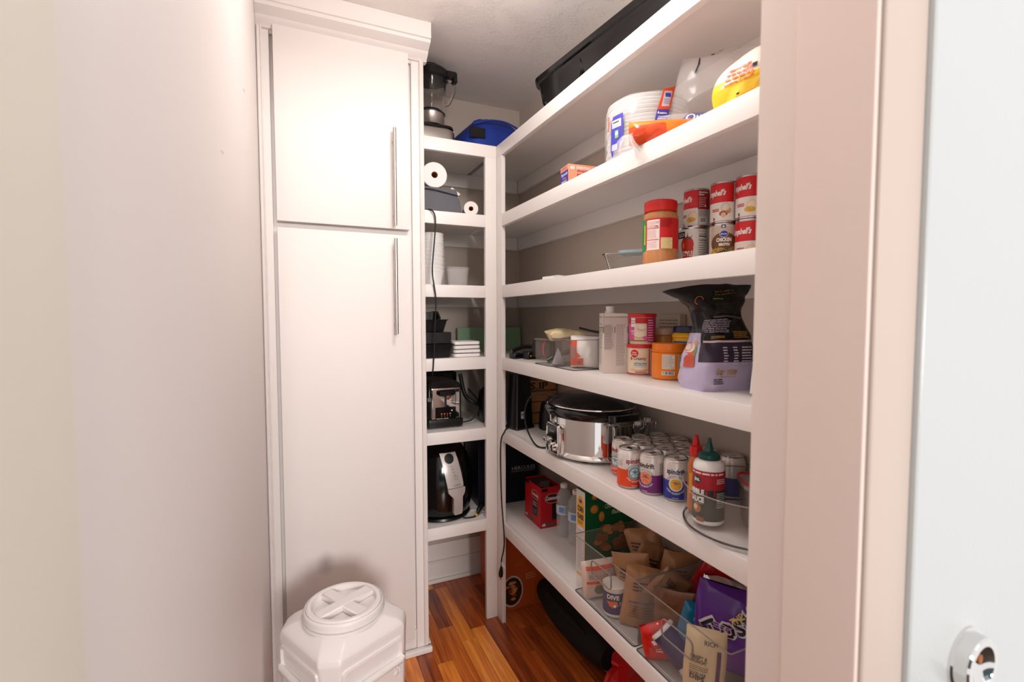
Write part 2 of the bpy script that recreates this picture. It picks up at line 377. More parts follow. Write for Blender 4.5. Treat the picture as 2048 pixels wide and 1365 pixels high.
lat('knob_reflection', [(0.006, 0.0108), (0.006, 0.0135), (0.0045, 0.0138), (0, 0.0138)], mat('pin_brass_knob_reflection', (170, 95, 30), 0.3, 1.0), kb, 24, c=(0.004, 0.006))  # orange disc painting a warm reflection in the hollow of the knob
struct(bx('hall_reflection_wall', -2.5, -5.3, 0, 3.5, -5.2, 2.6, mat('reflection_wall_teal', (66, 84, 88), 0.6)))  # unseen dark wall added behind the camera for the chrome knob to reflect
# staples left in the wall
for (yy, zz, rx) in ((1.02, 1.753, 0.0), (0.80, 1.570, 0.0)):
    pass
def wall_pt(yy, zz): return (XL + 0.0006, yy, zz)
# ------------------------------------------------------------------ shelving
def cleats(root, pts): pass
back = thing('shelving_unit', 'narrow white painted shelving on the back wall beside the tall cabinet', 'shelves', (0, 0, 0))
right = thing('shelving_unit', 'long white painted shelving along the right wall', 'shelves', (0, 0, 0))
XC = 0.426                                    # hidden left end of the back shelves (behind the cabinet)
for k in range(1, 7):
    z = Z[k]
    s1 = bx('shelf', XC, B + 0.019, z - TP, A, YB, z, WHITE, back, 0.001)
    bx('edge_board', XC, B, z - TH, (A if k == 1 else A - 0.049), B + 0.019, z, WHITE, s1, 0.0012, 2)
    s2 = bx('shelf', A + 0.019, 0.45, z - TP, XR, YB, z + 0.0, WHITE, right, 0.001)
    bx('edge_board', A, 0.45, z - TH, A + 0.019, (B if k == 1 else B - 0.053), z, WHITE, s2, 0.0012, 2)
    ct = bx('wall_cleat', XC, YB - 0.018, z - TP - 0.062, XR - 0.019, YB, z - TP, WHITE, back, 0.001)
    bx('wall_cleat', XR - 0.018, 0.45, z - TP - 0.062, XR, YB - 0.018, z - TP, WHITE, right, 0.001)
bx('post', A - 0.049, B, 0, A, B + 0.019, Z[1] - TH, WHITE, back, 0.0012, 2)
bx('post', A, B - 0.053, 0, A + 0.016, B, Z[1] - TH, WHITE, right, 0.0012, 2)
# baseboard behind, with a ledge
bb = struct(bx('baseboard_back', XC, YB - 0.014, 0, XR, YB, 0.095, WHITE, None, 0.002))
bx('board_cap', XC, YB - 0.020, 0.095, XR, YB, 0.105, WHITE, bb, 0.003)
bx('toe_strip', XC, YB - 0.028, 0, XR, YB - 0.0145, 0.018, WHITE, bb, 0.003)
bx('lower_rail', XC, YB - 0.010, 0.105, XR, YB, 0.185, WHITE, bb, 0.002)
struct(bx('baseboard_right', XR - 0.014, 0.45, 0, XR, YB - 0.03, 0.10, WHITE, None, 0.002))
# ------------------------------------------------------------------ tall cabinet
cb_ = thing('tall_cabinet', 'floor to ceiling white cabinet with two flat doors and steel bar handles', 'cabinet')
CY, CX = 1.788, 0.446
bx('carcass', XL, CY + 0.0, 0, 0.424, CY + 0.42, ZC, CABW, cb_)
bm = bmesh.new()                              # face frame with beads
box(bm, XL + 0.0005, CY - 0.012, 0.0, -0.052, CY, 2.2, 0.002); box(bm, 0.402, CY - 0.012, 0.0, CX, CY, 2.2, 0.002); box(bm, -0.052, CY - 0.012, 2.185, 0.402, CY, 2.2, 0.001)
box(bm, -0.052, CY - 0.008, 0, 0.402, CY, 0.09, 0.001)
finish('face_frame', bm, CABW, cb_, smooth=40)
bm = bmesh.new(); pr = [(0.0, 0.0), (0.0, 0.008), (-0.003, 0.010), (-0.006, 0.007), (-0.009, 0.011), (-0.013, 0.012), (-0.016, 0.008), (-0.016, 0)]
for xx, sg in ((CX, 1), (XL + 0.017, 1)):
    prism(bm, [(xx + a * sg, CY - 0.012 - b) for a, b in pr], 0.028, 2.2, axis='z')
finish('edge_moulding', bm, CABW, cb_, smooth=35)
def dark_oval_mat():  # cabinet paint with a soft darker oval low on the door
    m = CABW.copy(); m.name = 'white_cabinet_paint_dark_oval'; nt = m.node_tree; b = nt.nodes['Principled BSDF']; src = b.inputs['Base Color'].links[0].from_socket
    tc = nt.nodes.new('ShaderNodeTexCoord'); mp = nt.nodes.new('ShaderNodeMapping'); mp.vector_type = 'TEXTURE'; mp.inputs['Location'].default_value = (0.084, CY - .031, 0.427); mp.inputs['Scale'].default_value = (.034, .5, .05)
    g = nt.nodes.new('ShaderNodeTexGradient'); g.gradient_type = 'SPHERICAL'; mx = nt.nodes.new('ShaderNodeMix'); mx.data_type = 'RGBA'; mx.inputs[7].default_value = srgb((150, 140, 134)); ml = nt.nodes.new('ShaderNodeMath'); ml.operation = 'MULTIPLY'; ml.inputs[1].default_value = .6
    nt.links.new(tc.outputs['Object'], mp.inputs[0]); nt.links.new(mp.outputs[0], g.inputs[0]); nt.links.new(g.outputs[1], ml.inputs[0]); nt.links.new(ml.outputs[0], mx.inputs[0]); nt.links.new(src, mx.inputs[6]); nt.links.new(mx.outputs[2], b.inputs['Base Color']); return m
# crown: stepped moulding and the fascia above it
bm = bmesh.new()
prof = [(CY - 0.012, 2.195), (CY - 0.020, 2.197), (CY - 0.024, 2.204), (CY - 0.040, 2.212), (CY - 0.046, 2.222), (CY - 0.060, 2.228), (CY - 0.078, 2.236), (CY - 0.082, 2.245), (CY - 0.088, 2.247), (CY - 0.088, ZC - 0.0005), (CY + 0.0, ZC - 0.0005), (CY, 2.195)]
prism(bm, prof, XL + 0.0005, CX + 0.012, axis='x')
finish('crown_moulding', bm, CABW, cb_, smooth=35)
def cab_door(z0, z1, hz0, hz1):
    d = bx('cabinet_door', -0.0415, CY - 0.0315, z0, 0.389, CY - 0.0125, z1, CABW, cb_, 0.0015, 2)
    bm = bmesh.new(); X = 0.3325; Y = CY - 0.0315 - 0.030
    tube(bm, [Vector((X, Y, hz0)), Vector((X, Y, hz1))], 0.0058, 20)
    for zz in (hz0 + 0.04, hz1 - 0.04): tube(bm, [Vector((X, Y, zz)), Vector((X, CY - 0.0315, zz))], 0.0040, 12)
    finish('bar_handle', bm, 'brushed_steel', d, smooth=40); return d
cab_door(1.591, 2.222, 1.598, 1.932); lo_ = cab_door(0.070, 1.570, 1.217, 1.553); lo_.data.materials[0] = dark_oval_mat()
bx('base_shoe', XL + 0.0005, CY - 0.034, 0.0, CX + 0.012, CY - 0.0125, 0.022, CABW, cb_, 0.006, 3)
bx('side_shoe', CX + 0.0, CY - 0.0, 0.0, CX + 0.014, CY + 0.35, 0.022, CABW, cb_, 0.005, 2)

# ------------------------------------------------------------------ generic containers
def can_body(r, h, lid='can_metal', rimw=0.0012):
    return [(0, 0.002), (r - 0.004, 0.002), (r - 0.003, 0), (r, 0.001), (r, 0.003), (r - 0.0008, 0.004), (r - 0.0008, h - 0.004), (r, h - 0.003), (r, h - 0.0005), (r - 0.0015, h), (r - 0.0028, h - 0.0005), (r - 0.003, h - 0.003), (0, h - 0.003)]
def soup_can(name, label, x, y, z, rz, r, h, draw, body=(200, 24, 30), group=None, maxlen=0.005):
    t = thing(name, label, 'can', (x, y, z), rz, group)
    lat('can_body', can_body(r, h), 'can_metal', t, 56)
    lat('paper_label', [(r - 0.0006, 0.005), (r + 0.0001, 0.0055), (r + 0.0001, h - 0.0055), (r - 0.0006, h - 0.005)], P(body, 0.35), t, 56, caps=False)
    p = Print(maxlen); draw(p, r, h); p.build('label_print', t, on_cyl(r + 0.0002)); return t
# ------------------------------------------------------------------ pantry: top shelf
t = thing('blender', 'countertop blender with glass jar and steel base on top of the corner shelving', 'blender', (0.524, 1.965, Z[1]))
bm = bmesh.new(); loft(bm, [[(p[0], p[1], z) for p in rrect(-a, -a * .85, a, a * .85, 0.03)] for z, a in ((0.0, .082), (0.004, .086), (0.045, .084), (0.058, .076))]); finish('motor_base', bm, 'brushed_steel', t, smooth=40)
bm = bmesh.new(); loft(bm, [[(p[0], p[1], z) for p in rrect(-a, -a * .85, a, a * .85, 0.03)] for z, a in ((0.058, .082), (0.066, .080), (0.073, .062))]); finish('control_band', bm, 'black_gloss', t, smooth=40)
lat('collar', [(0.060, 0.073), (0.057, 0.078), (0.055, 0.118), (0.0565, 0.122)], 'brushed_steel', t, 40)
lat('gasket_ring', [(0.058, 0.122), (0.059, 0.126), (0.052, 0.131)], 'black_rubber', t, 40)
lat('glass_jar', [(0.044, 0.131), (0.047, 0.15), (0.058, 0.20), (0.066, 0.262), (0.068, 0.265), (0.064, 0.264), (0.056, 0.20), (0.045, 0.152), (0.040, 0.140), (0.0, 0.138)], 'clear_glass', t, 40, caps=False)
cable('jar_handle', [(0.055, -0.03, 0.255), (0.082, -0.045, 0.245), (0.084, -0.045, 0.21), (0.066, -0.035, 0.165), (0.05, -0.027, 0.16)], 0.006, 'clear_glass', t)
bm = bmesh.new(); lathe(bm, [(0.066, 0.255), (0.074, 0.262), (0.074, 0.288), (0.066, 0.296), (0.036, 0.298), (0.036, 0.315), (0.0, 0.316)], 40); box(bm, 0.05, -0.055, 0.262, 0.098, -0.020, 0.290, 0.006); box(bm, 0.080, -0.055, 0.245, 0.098, -0.025, 0.27, 0.004)
finish('lid', bm, 'black_plastic', t, smooth=40)
t = thing('insulated_bag', 'blue fabric bag lying on top of the corner shelving, black patch at its end', 'bag', (0.808, 2.035, Z[1]), 0.12)
bm = bmesh.new(); rings = []
for k in range(9):
    u = k / 8; hh = 0.150 * u; s_ = math.cos(u * PI / 2 * 0.93) ** 0.42
    rings.append([(p[0] * s_ + 0.01 * noise.noise(Vector((p[0] * 20, p[1] * 20, u * 3))), p[1] * s_, hh + 0.012 * noise.noise(Vector((p[0] * 16, p[1] * 16, u))) * (k > 0)) for p in rrect(-0.165, -0.13, 0.165, 0.13, 0.06, 7)])
loft(bm, rings); finish('bag_body', bm, 'blue_fabric', t, smooth=60)
bm = bmesh.new(); box(bm, -0.158, -0.130, 0.036, -0.088, -0.119, 0.080, 0.004); finish('end_patch', bm, 'black_fabric', t, smooth=40)
cable('carry_strap', [(-0.13, -0.10, 0.10), (-0.06, -0.115, 0.122), (0.02, -0.11, 0.130), (0.10, -0.10, 0.115)], 0.004, 'blue_fabric', t)
t = thing('black_tray', 'large glossy black plastic tray lying flat on the top right shelf', 'tray', (0.915, 1.235, Z[1] + 0.012), -0.10)
bm = bmesh.new(); hx, hy = 0.105, 0.33; t.rotation_euler = (-0.035, 0, 0.13); t.scale = (1, 1, 1.28)
rg = []
for z, e in ((0.012, 0.05), (0.014, 0.03), (0.030, 0.018), (0.078, 0.008), (0.080, 0.0), (0.092, -0.003), (0.097, 0.004), (0.094, 0.010), (0.060, 0.020), (0.026, 0.040)):
    rg.append([(p[0], p[1], z) for p in rrect(-hx + e, -hy + e, hx - e, hy - e, 0.055 - e * 0.4, 7)])
loft(bm, rg)
finish('tray_shell', bm, 'black_gloss', t, smooth=35)
bm = bmesh.new(); prism(bm, rrect(-0.05, 0.0, 0.05, 0.05, 0.015), -hx - 0.004, -hx + 0.02, axis='x'); finish('side_handle', bm, 'black_plastic', t, smooth=35, loc=(0.012, 0.12, 0.02))
# ------------------------------------------------------------------ back shelving, second shelf
t = thing('storage_bin', 'folded dark grey fabric bin under a paper towel roll on the back shelving', 'bin', (0.528, 1.975, Z[2]), 0.0)
bm = bmesh.new(); loft(bm, [[(p[0] * (1 - .10 * u) - .01 * u + .006 * noise.noise(Vector((p[0] * 18, p[1] * 18, u * 4))), p[1], u * 0.098 + 0.010 * noise.noise(Vector((p[0] * 12, p[1] * 9, 2))) * (u > .9)) for p in rrect(-0.105, -0.088, 0.105, 0.10, 0.012)] for u in (0, .25, .5, .75, 1)])
finish('bin_body', bm, 'grey_fabric', t, smooth=50)
cable('piping', [(-0.10, -0.092, 0.078), (-0.05, -0.094, 0.086), (0.0, -0.094, 0.083), (0.09, -0.092, 0.070)], 0.002, 'black_fabric', t)
bm = bmesh.new(); box(bm, 0.03, -0.082, 0.085, 0.075, -0.07, 0.118, 0.002); finish('size_tag', bm, 'paper_white', t, rot=(0, 0.5, 0.2), loc=(-0.03, 0, 0.022))
def roll(name, label, loc, r, L, core, rz, wrap=False):
    t = thing(name, label, 'paper roll', loc, rz)
    bm = bmesh.new(); lathe(bm, [(core, 0), (r - .002, 0), (r, 0.002), (r, L - .002), (r - .002, L), (core, L)], 40, caps=False)
    finish('paper', bm, 'paper_white', t, smooth=40, rot=(-PI / 2, 0, 0), loc=(0, 0, r))
    bm = bmesh.new(); lathe(bm, [(core, 0.001), (core - .0012, 0.001), (core - .0012, L - .001), (core, L - .001)], 24, caps=False)
    finish('cardboard_core', bm, 'cardboard', t, smooth=40, rot=(-PI / 2, 0, 0), loc=(0, 0, r))
    if wrap:
        fn = pouch_fn(0.135, 0.10, 0.10, 4, 0.008); o = pouch('plastic_wrap', fn, M('clear_film'), t, 14, 14); o.location = (0.0, 0.10, -0.006)
    return t
roll('paper_towel_roll', 'white paper towel roll lying on the grey fabric bin, brown core showing', (0.522, 1.905, Z[2] + 0.100), 0.050, 0.16, 0.013, -0.10)
roll('paper_towel_roll', 'paper towel roll half hidden by the cabinet edge, behind the other roll', (0.484, 2.06, Z[2] + 0.115), 0.050, 0.16, 0.013, 0.0)
roll('parchment_roll', 'small white roll lying at the front of the back shelving beside the grey bin', (0.672, 1.900, Z[2]), 0.030, 0.20, 0.010, -0.25)
# third shelf: cups and a clear tub
t = thing('cup_stack', 'tall stack of white foam cups in a clear sleeve behind the hanging cord', 'cups', (0.523, 1.955, Z[3]))
for k in range(10):
    lat('cup', [(0.034, 0.0), (0.046, 0.055), (0.048, 0.058), (0.0465, 0.060), (0.0445, 0.055), (0.033, 0.004), (0, 0.003)][::1], 'foam_white', t, 28).location = (0, 0, 0.003 + k * 0.0165)
lat('clear_sleeve', [(0.030, 0.0), (0.050, 0.004), (0.0525, 0.10), (0.050, 0.16), (0.040, 0.20), (0.028, 0.212)], 'clear_film', t, 28, caps=False)
t = thing('clear_tub', 'small square clear plastic tub on the back shelving beside white cups', 'container', (0.640, 2.00, Z[3]), -0.15)
bm = bmesh.new(); tray(bm, 0.095, 0.095, 0.082, 0.0018, 0.006, 0.014, 0.002); finish('tub_wall', bm, mat('cloudy_tub', (206, 200, 198), .15, alpha=.30), t, smooth=40)
t = thing('paper_packet', 'thin white paper packet at the front of the third right shelf', 'packet', (0.835, 1.485, Z[3]), 0.3)
bm = bmesh.new(); loft(bm, [[(-.04, -.03, 0), (.04, -.03, .004), (.045, .03, .012), (-.035, .03, .002)], [(-.04, -.03, .009), (.04, -.03, .014), (.045, .03, .024), (-.035, .03, .012)]]); finish('packet_body', bm, 'foam_white', t)
# fourth shelf: loaf pans, white lids, green board
def loaf_pan(label, x, y, z, rz, w, d, h, tilt=0):
    t = thing('loaf_pan', label, 'pan', (x, y, z), rz, None); t.rotation_euler = (tilt, -tilt * 0.6, rz)
    bm = bmesh.new(); tray(bm, w, d, h, 0.0015, 0.012, 0.014, 0.006); finish('pan_body', bm, 'black_plastic', t, smooth=40); return t
loaf_pan('wide black loaf pan at the bottom of the pan stack', 0.500, 1.962, Z[4], 0, 0.180, 0.165, 0.056)
t = thing('black_box', 'small square matt black box between the stacked loaf pans', 'box', (0.505, 1.955, Z[4] + 0.0575))
bx('box_body', -0.078, -0.07, 0, 0.075, 0.07, 0.046, 'black_plastic', t, 0.002)
loaf_pan('black loaf pan resting on the small black box', 0.487, 1.955, Z[4] + 0.1045, 0.05, 0.155, 0.14, 0.050)
loaf_pan('tilted black pan on top of the pan stack, rim catching light', 0.485, 1.965, Z[4] + 0.122, -0.2, 0.135, 0.12, 0.042, 0.28)
for k, (dx, dy, rz, lb) in enumerate(((0, 0, 0.03, 'lowest white plastic lid of the stack beside the black pans'), (.004, .003, -.05, 'second white plastic lid from the bottom of the stack'), (-.003, 0, .08, 'third white plastic lid from the bottom of the stack'), (0, .004, 0, 'topmost white plastic lid of the stack beside the black pans'))):
    t = thing('plastic_lid', lb, 'lid', (0.650 + dx, 1.945 + dy, Z[4] + k * 0.0165), rz, 'white plastic lids on the back shelving')
    bm = bmesh.new(); q = lambda a, r: rrect(-a, -a, a, a, r); loft(bm, [[(p[0], p[1], z) for p in q(a, .014)] for z, a in ((0, .054), (.002, .058), (.011, .058), (.014, .056), (.0142, .050), (.012, .047))]); finish('lid_shell', bm, 'white_plastic', t, smooth=40)
t = thing('cutting_board', 'pale green translucent cutting board standing at the back corner of the shelf', 'cutting board', (0.87, 2.19, Z[4]), 0.0)
bx('board', -0.165, -0.004, 0, 0.165, 0.004, 0.115, mat('pale_green_plastic', (150, 188, 152), 0.35), t, 0.003).rotation_euler = (-0.08, 0, 0)
t = thing('black_whisk_set', 'jumble of black kitchen gadgets with orange dots near the corner post', 'utensils', (0.845, 1.72, Z[4]), 0.2)
bm = bmesh.new(); box(bm, -0.035, -0.045, 0, 0.03, -0.005, 0.03, 0.004); box(bm, -0.06, 0.01, 0, -0.01, 0.05, 0.022, 0.004); finish('gadget_body', bm, 'black_plastic', t, smooth=40)
cable('gadget_arm', [(-0.06, 0.03, 0.03), (0.0, 0.02, 0.045), (0.06, -0.02, 0.04), (0.09, -0.06, 0.02)], 0.008, 'black_plastic', t)
p = Print(); p.ell(-0.01, 0.015, .004, .004, (235, 90, 30)); p.ell(-0.023, 0.014, .003, .004, (220, 190, 60)); p.build('dot_print', t, on_front(-0.045))
t = thing('round_black_canister', 'round black lid end with a red ring behind the clear bins', 'canister', (0.905, 1.60, Z[4]), 0.5)
bm = bmesh.new(); lathe(bm, [(0, 0), (0.040, 0), (0.043, 0.004), (0.043, 0.03), (0.036, 0.032), (0.036, 0.09), (0, 0.09)], 40); finish('canister_body', bm, 'black_plastic', t, smooth=35, rot=(-PI / 2, 0, 0), loc=(0, 0, 0.043))
bm = bmesh.new(); lathe(bm, [(0.0364, .034), (0.0372, .034), (0.0372, .040), (0.0364, .040)], 40, caps=False); finish('red_ring', bm, P((215, 30, 25)), t, smooth=35, rot=(-PI / 2, 0, 0), loc=(0, 0, 0.043))
# fifth shelf: toaster
t = thing('toaster', 'chrome and black toaster with black lever on the back shelving', 'toaster', (0.562, 1.915, Z[5]), -0.02)
bm = bmesh.new(); loft(bm, [[(p[0], p[1], z) for p in rrect(-a, 0.0, a, .24, .012)] for z, a in ((0.006, .074), (0.010, .078), (0.034, .078), (0.038, .072))]); 
for sx in (-.06, .06):
    for yy in (.03, .21): lathe(bm, [(.009, 0), (.009, .008)], 12, c=(sx, yy))
finish('black_base', bm, 'black_plastic', t, smooth=40)
bm = bmesh.new(); prism(bm, [(-.070, .036)] + [(-.070 + .03 * (1 - math.cos(a)), .165 + .03 * math.sin(a)) for a in [i * PI / 12 for i in range(7)]] + [(.070 - .03 * (1 - math.cos(a)), .165 + .03 * math.sin(a)) for a in [i * PI / 12 for i in range(6, -1, -1)]] + [(.070, .036)], 0.010, 0.232); finish('side_shell', bm, 'black_gloss', t, smooth=35)
bm = bmesh.new(); box(bm, -.058, .002, .038, .064, .012, .168, .006, seg=3); finish('chrome_end', bm, 'chrome', t, smooth=35)
bm = bmesh.new(); box(bm, -.042, -.002, .040, .044, .003, .088, .002); finish('control_panel', bm, 'black_gloss', t, smooth=35)
bm = bmesh.new(); box(bm, -.003, -.002, .088, .005, .003, .135, .001); finish('lever_slot', bm, 'black_rubber', t)
bm = bmesh.new(); loft(bm, [[(p[0] + .001, y, p[1]) for p in rrect(-a, .136 + e, a, .162 - e, .011)] for y, a, e in ((.003, .028, .002), (-.018, .036, 0), (-.026, .032, .003))]); finish('lever', bm, 'black_gloss', t, smooth=40)
p = Print(); p.text('TOASTER', 0.002, .046, .003, (160, 150, 145), align='c')if 0 else None
for i, c in enumerate(((200, 120, 40), (215, 90, 50), (190, 30, 25), (150, 150, 150))): p.rect(-.020 + i * .012, .060, -.014 + i * .012, .064, c); p.rect(-.018 + i * .012, .048, -.016 + i * .012, .058, (120, 90, 70))
p.rect(-.04, .0415, -.012, .0435, (205, 190, 160)); p.rect(-.008, .0415, .012, .0435, (205, 190, 160)); p.ell(.026, .074, .003, .003, (220, 220, 220))
p.build('panel_print', t, on_front(-.002))
t = thing('cord_bundle', 'tangle of black appliance cords on the shelf right of the toaster', 'cord', (0.69, 2.0, Z[5]))
bm = bmesh.new()
tube(bm, spline([(-.03, .02, .21), (-.015, .0, .12), (.02, -.02, .085), (.07, .02, .06), (.09, .06, .004)], 10), .009); tube(bm, spline([(-.05, -.04, .008), (.0, -.05, .02), (.03, -.04, .06), (.035, -.01, .10), (.01, .03, .14)], 10), .0035); tube(bm, spline([(.10, -.07, .12), (.06, -.04, .08), (.04, -.02, .03), (.08, .0, .006)], 10), .005)
finish('cable_loops', bm, 'black_rubber', t, smooth=60)
t = thing('black_case', 'dark black case standing behind the toaster', 'case', (0.60, 2.19, Z[5]))
bm = bmesh.new(); box(bm, -.15, -.035, 0, .09, .035, .205, .012, seg=2); finish('case_body', bm, 'black_fabric', t, smooth=40)
t = thing('appliance_plug', 'black rounded appliance end peeking past the post, right of the toaster', 'appliance', (0.765, 1.955, Z[5]))
bm = bmesh.new(); loft(bm, [[(p[0], p[1], z) for p in rrect(-a, -a, a, a, .02)] for z, a in ((0, .02), (.02, .035), (.08, .042), (.14, .035), (.16, .015))]); finish('body', bm, 'black_plastic', t, smooth=50)
# sixth shelf: air fryer
t = fryer = thing('air_fryer', 'egg shaped black air fryer with silver control strip and handle', 'air fryer', (0.566, 2.02, Z[6]), -0.06)
lat('pot_body', [(0, 0.004), (.10, .004), (.118, .012), (.128, .03), (.137, .08), (.139, .13), (.134, .19), (.120, .25), (.095, .292), (.06, .31), (0, .316)], 'black_gloss', t, 64, sharp=60)
lat('base_ring', [(.100, 0), (.124, 0), (.130, .006), (.127, .014), (.1, .014)], 'black_plastic', t, 64)
def fry(z): 
    for (r0, z0), (r1, z1) in zip(FP, FP[1:]):
        if z0 <= z <= z1: return r0 + (r1 - r0) * (z - z0) / (z1 - z0)
    return FP[-1][0]
FP = [(.128, .03), (.137, .08), (.139, .13), (.134, .19), (.120, .25), (.095, .292)]
def strip(name, pts, th, m, off):       # raised strip following the pot front; pts = (z, xl, xr)
    bm = bmesh.new(); rg = []
    for z, xl, xr in pts:
        r = fry(z); ring = []
        for o in (off, off + th):
            row = [((r + o) * math.sin((xl + (xr - xl) * i / 6) / r), -(r + o) * math.cos((xl + (xr - xl) * i / 6) / r), z) for i in range(7)]
            ring += row if o == off else row[::-1]
        rg.append(ring)
    loft(bm, rg); return finish(name, bm, m, t, smooth=40)
strip('control_strip', [(.145, .001, .071), (.16, -.002, .070), (.20, -.009, .062), (.25, -.018, .050), (.283, -.024, .042)], .006, P((214, 206, 202), .3, metal=.35), 0)
hd = strip('drawer_handle', [(.010 + .02, .028, .058), (.04, .022, .060), (.06, .022, .060), (.105, .021, .059), (.118, .010, .068), (.128, .002, .071), (.143, .000, .071)], .016, P((206, 196, 190), .3, metal=.35), 0.0)
p = Print(.004); p.ell(.012, .262, .019, .019, (22, 22, 22), n=32)
for i in range(4): p.ring(.020 + i * .004, .232 - i * .012, .0022, .0034, (120, 115, 115), 8); p.rect(.012 + i * .004, .2305 - i * .012, .016 + i * .004, .2325 - i * .012, (150, 145, 145))
p.ring(.036, .184, .006, .0075, (130, 130, 150), 16); p.ell(.036, .184, .0035, .0035, (230, 200, 70)); p.text('LUMME', .040, .152, .0065, (90, 85, 85), align='c', w=.030)
def fry_map(x, y, o): r = fry(y) + .0063 + o; return (r * math.sin(x / fry(y)), -r * math.cos(x / fry(y)), y)
p.build('panel_print', t, fry_map)
t = thing('power_cord', 'black cord with plug and yellow tie lying right of the air fryer', 'cord', (0.66, 1.90, Z[6]))
cable('cable', [(-.03, .0, .004), (-.005, -.008, .004), (.02, -.006, .004), (.034, .002, .006), (.045, .012, .010)], .0035, 'black_rubber', t)
bm = bmesh.new(); tube(bm, [Vector((.034, .006, .010)), Vector((.045, .016, .018)), Vector((.060, .03, .028)), Vector((.07, .04, .034))], .01, 12, rr=[.004, .010, .012, .010]); finish('plug_body', bm, 'black_plastic', t, smooth=40)
bm = bmesh.new(); tube(bm, [Vector((.022, -.004, .005)), Vector((.032, .002, .007))], .006, 10); finish('yellow_tie', bm, P((225, 180, 50)), t, smooth=40)
cable('second_lead', [(.0, .03, .004), (.03, .06, .004), (.075, .02, .006), (.05, -.01, .004)], .003, P((225, 222, 216)), t); absorb(t, fryer)
t = thing('navy_box', 'dark navy cardboard box with silver lettering at the back corner of the lowest shelf', 'box', (0.880, 2.085, Z[6]), -0.05)
bx('box_body', -.145, -.105, 0, .140, .105, .285, P((12, 20, 34), .4), t, .002)
p = Print(); p.text('HERCULES', .130, .148, .016, (168, 165, 160), .01, align='r', w=.115); p.rect(.012, .140, .130, .1425, (150, 148, 145)); p.build('box_lettering', t, on_front(-.105))
# hanging cords
t = thing('hanging_lead', 'thin black cord hanging down in front of the back shelving to the toaster', 'cord', (0.5, 1.845, 1.6))
cable('cable', [(-.04, .06, .0915), (-.018, .02, .0925), (-.004, .001, .086), (.006, -.002, .060), (.005, 0, .0), (-.004, 0, -.10), (-.006, 0, -.16), (.006, 0, -.25), (.002, 0, -.35), (-.002, .0, -.45), (-.006, .01, -.54), (-.008, .03, -.585), (-.010, .058, -.62)], .0028, 'black_rubber', t, 8)
bm = bmesh.new(); tube(bm, [Vector((-.010, .050, -.61)), Vector((-.010, .052, -.622)), Vector((-.0105, .053, -.638)), Vector((-.0105, .053, -.646))], .009, 12, rr=[.004, .0085, .011, .013]); finish('plug', bm, 'black_plastic', t, smooth=40)
bm = bmesh.new(); tube(bm, [Vector((-.014, .053, -.646)), Vector((-.014, .053, -.662))], .0012, 6); tube(bm, [Vector((-.007, .053, -.646)), Vector((-.007, .053, -.662))], .0012, 6); finish('plug_pin', bm, 'chrome', t)
t = thing('hanging_cord', 'black cord with plug and white tag hanging down the corner post', 'cord', (0.765, 1.78, 0.8))
cable('cable', [(.07, .05, .028), (.04, .03, .0245), (.012, .004, .0245), (-.004, -.012, .015), (-.008, .01, -.02), (-.007, .02, -.10), (-.007, .015, -.20), (-.006, .01, -.28), (-.006, -.006, -.36), (-.007, -.018, -.42), (-.008, -.012, -.47), (-.008, .006, -.51), (-.008, .010, -.54), (-.008, .012, -.555)], .0028, 'black_rubber', t, 8)
bm = bmesh.new(); tube(bm, [Vector((-.008, .010, -.545)), Vector((-.008, .014, -.562)), Vector((-.008, .017, -.580)), Vector((-.008, .018, -.592))], .008, 12, rr=[.004, .0075, .010, .0085]); finish('plug', bm, 'black_plastic', t, smooth=40)
bm = bmesh.new(); tube(bm, [Vector((-.008, .016, -.592)), Vector((-.008, .017, -.606))], .0012, 6); tube(bm, [Vector((-.008, .022, -.592)), Vector((-.008, .023, -.606))], .0012, 6); finish('plug_pin', bm, mat('pin_brass_knob_reflection', (170, 95, 30), .3, 1.0), t)
bm = bmesh.new(); box(bm, -.010, -.030, -.540, -.009, .004, -.524); o = finish('paper_tag', bm, 'foam_white', t)
cord_post = t
# ------------------------------------------------------------------ floor items
t = thing('carton_box', 'orange printed cardboard box standing on the floor in the corner', 'box', (0.925, 2.02, 0), 0.0)
bx('box_body', -.118, -.150, 0, .112, .150, .345, P((186, 84, 32), .45, var=.05), t, .002)
p = Print(.02); p.ell(-.083, .085, .052, .070, (205, 200, 190)); p.ell(-.083, .085, .046, .062, (58, 34, 22))
rr_ = random.Random(4)
for i in range(16): a = rr_.random() * 6.28; q = rr_.random() * .03; p.ell(-.083 + q * math.cos(a), .085 + q * 1.4 * math.sin(a), .012, .006, rr_.choice([(190, 120, 60), (150, 70, 30), (215, 150, 90), (170, 60, 40)]))
p.lines(-.07, .19, -.02, .225, 5, (205, 120, 70), 3, .25); p.lines(-.02, .125, .03, .155, 3, (222, 190, 150), 5, .3); p.rect(-.05, .27, .0, .325, (70, 66, 62)); p.rect(-.05, .262, .0, .27, (20, 20, 20)); p.rect(.012, 0.0, .0135, .345, (205, 110, 50))
p.build('box_print', t, on_front(-.150))
p = Print(.02); p.rect(-.02, .12, .06, .30, (120, 52, 22)); p.lines(-.08, .03, .09, .10, 4, (120, 52, 22), 4, .3); p.build('side_print', t, on_left(-.118))
t = thing('duffel_bag', 'soft black bag lying on the floor under the right shelving', 'bag', (0.985, 1.605, 0))
bm = bmesh.new(); rg = []
for k in range(13):
    u = k / 12; y = -.245 + .49 * u; s_ = (math.sin(PI * (.06 + .88 * u))) ** .35
    rg.append([(math.cos(a) * .062 * s_ + .006 * noise.noise(Vector((math.cos(a) * 3, u * 9, 1))), y, .078 + math.sin(a) * .077 * s_) for a in [2 * PI * i / 20 for i in range(20)]])
loft(bm, rg); finish('bag_body', bm, 'black_fabric', t, smooth=60)
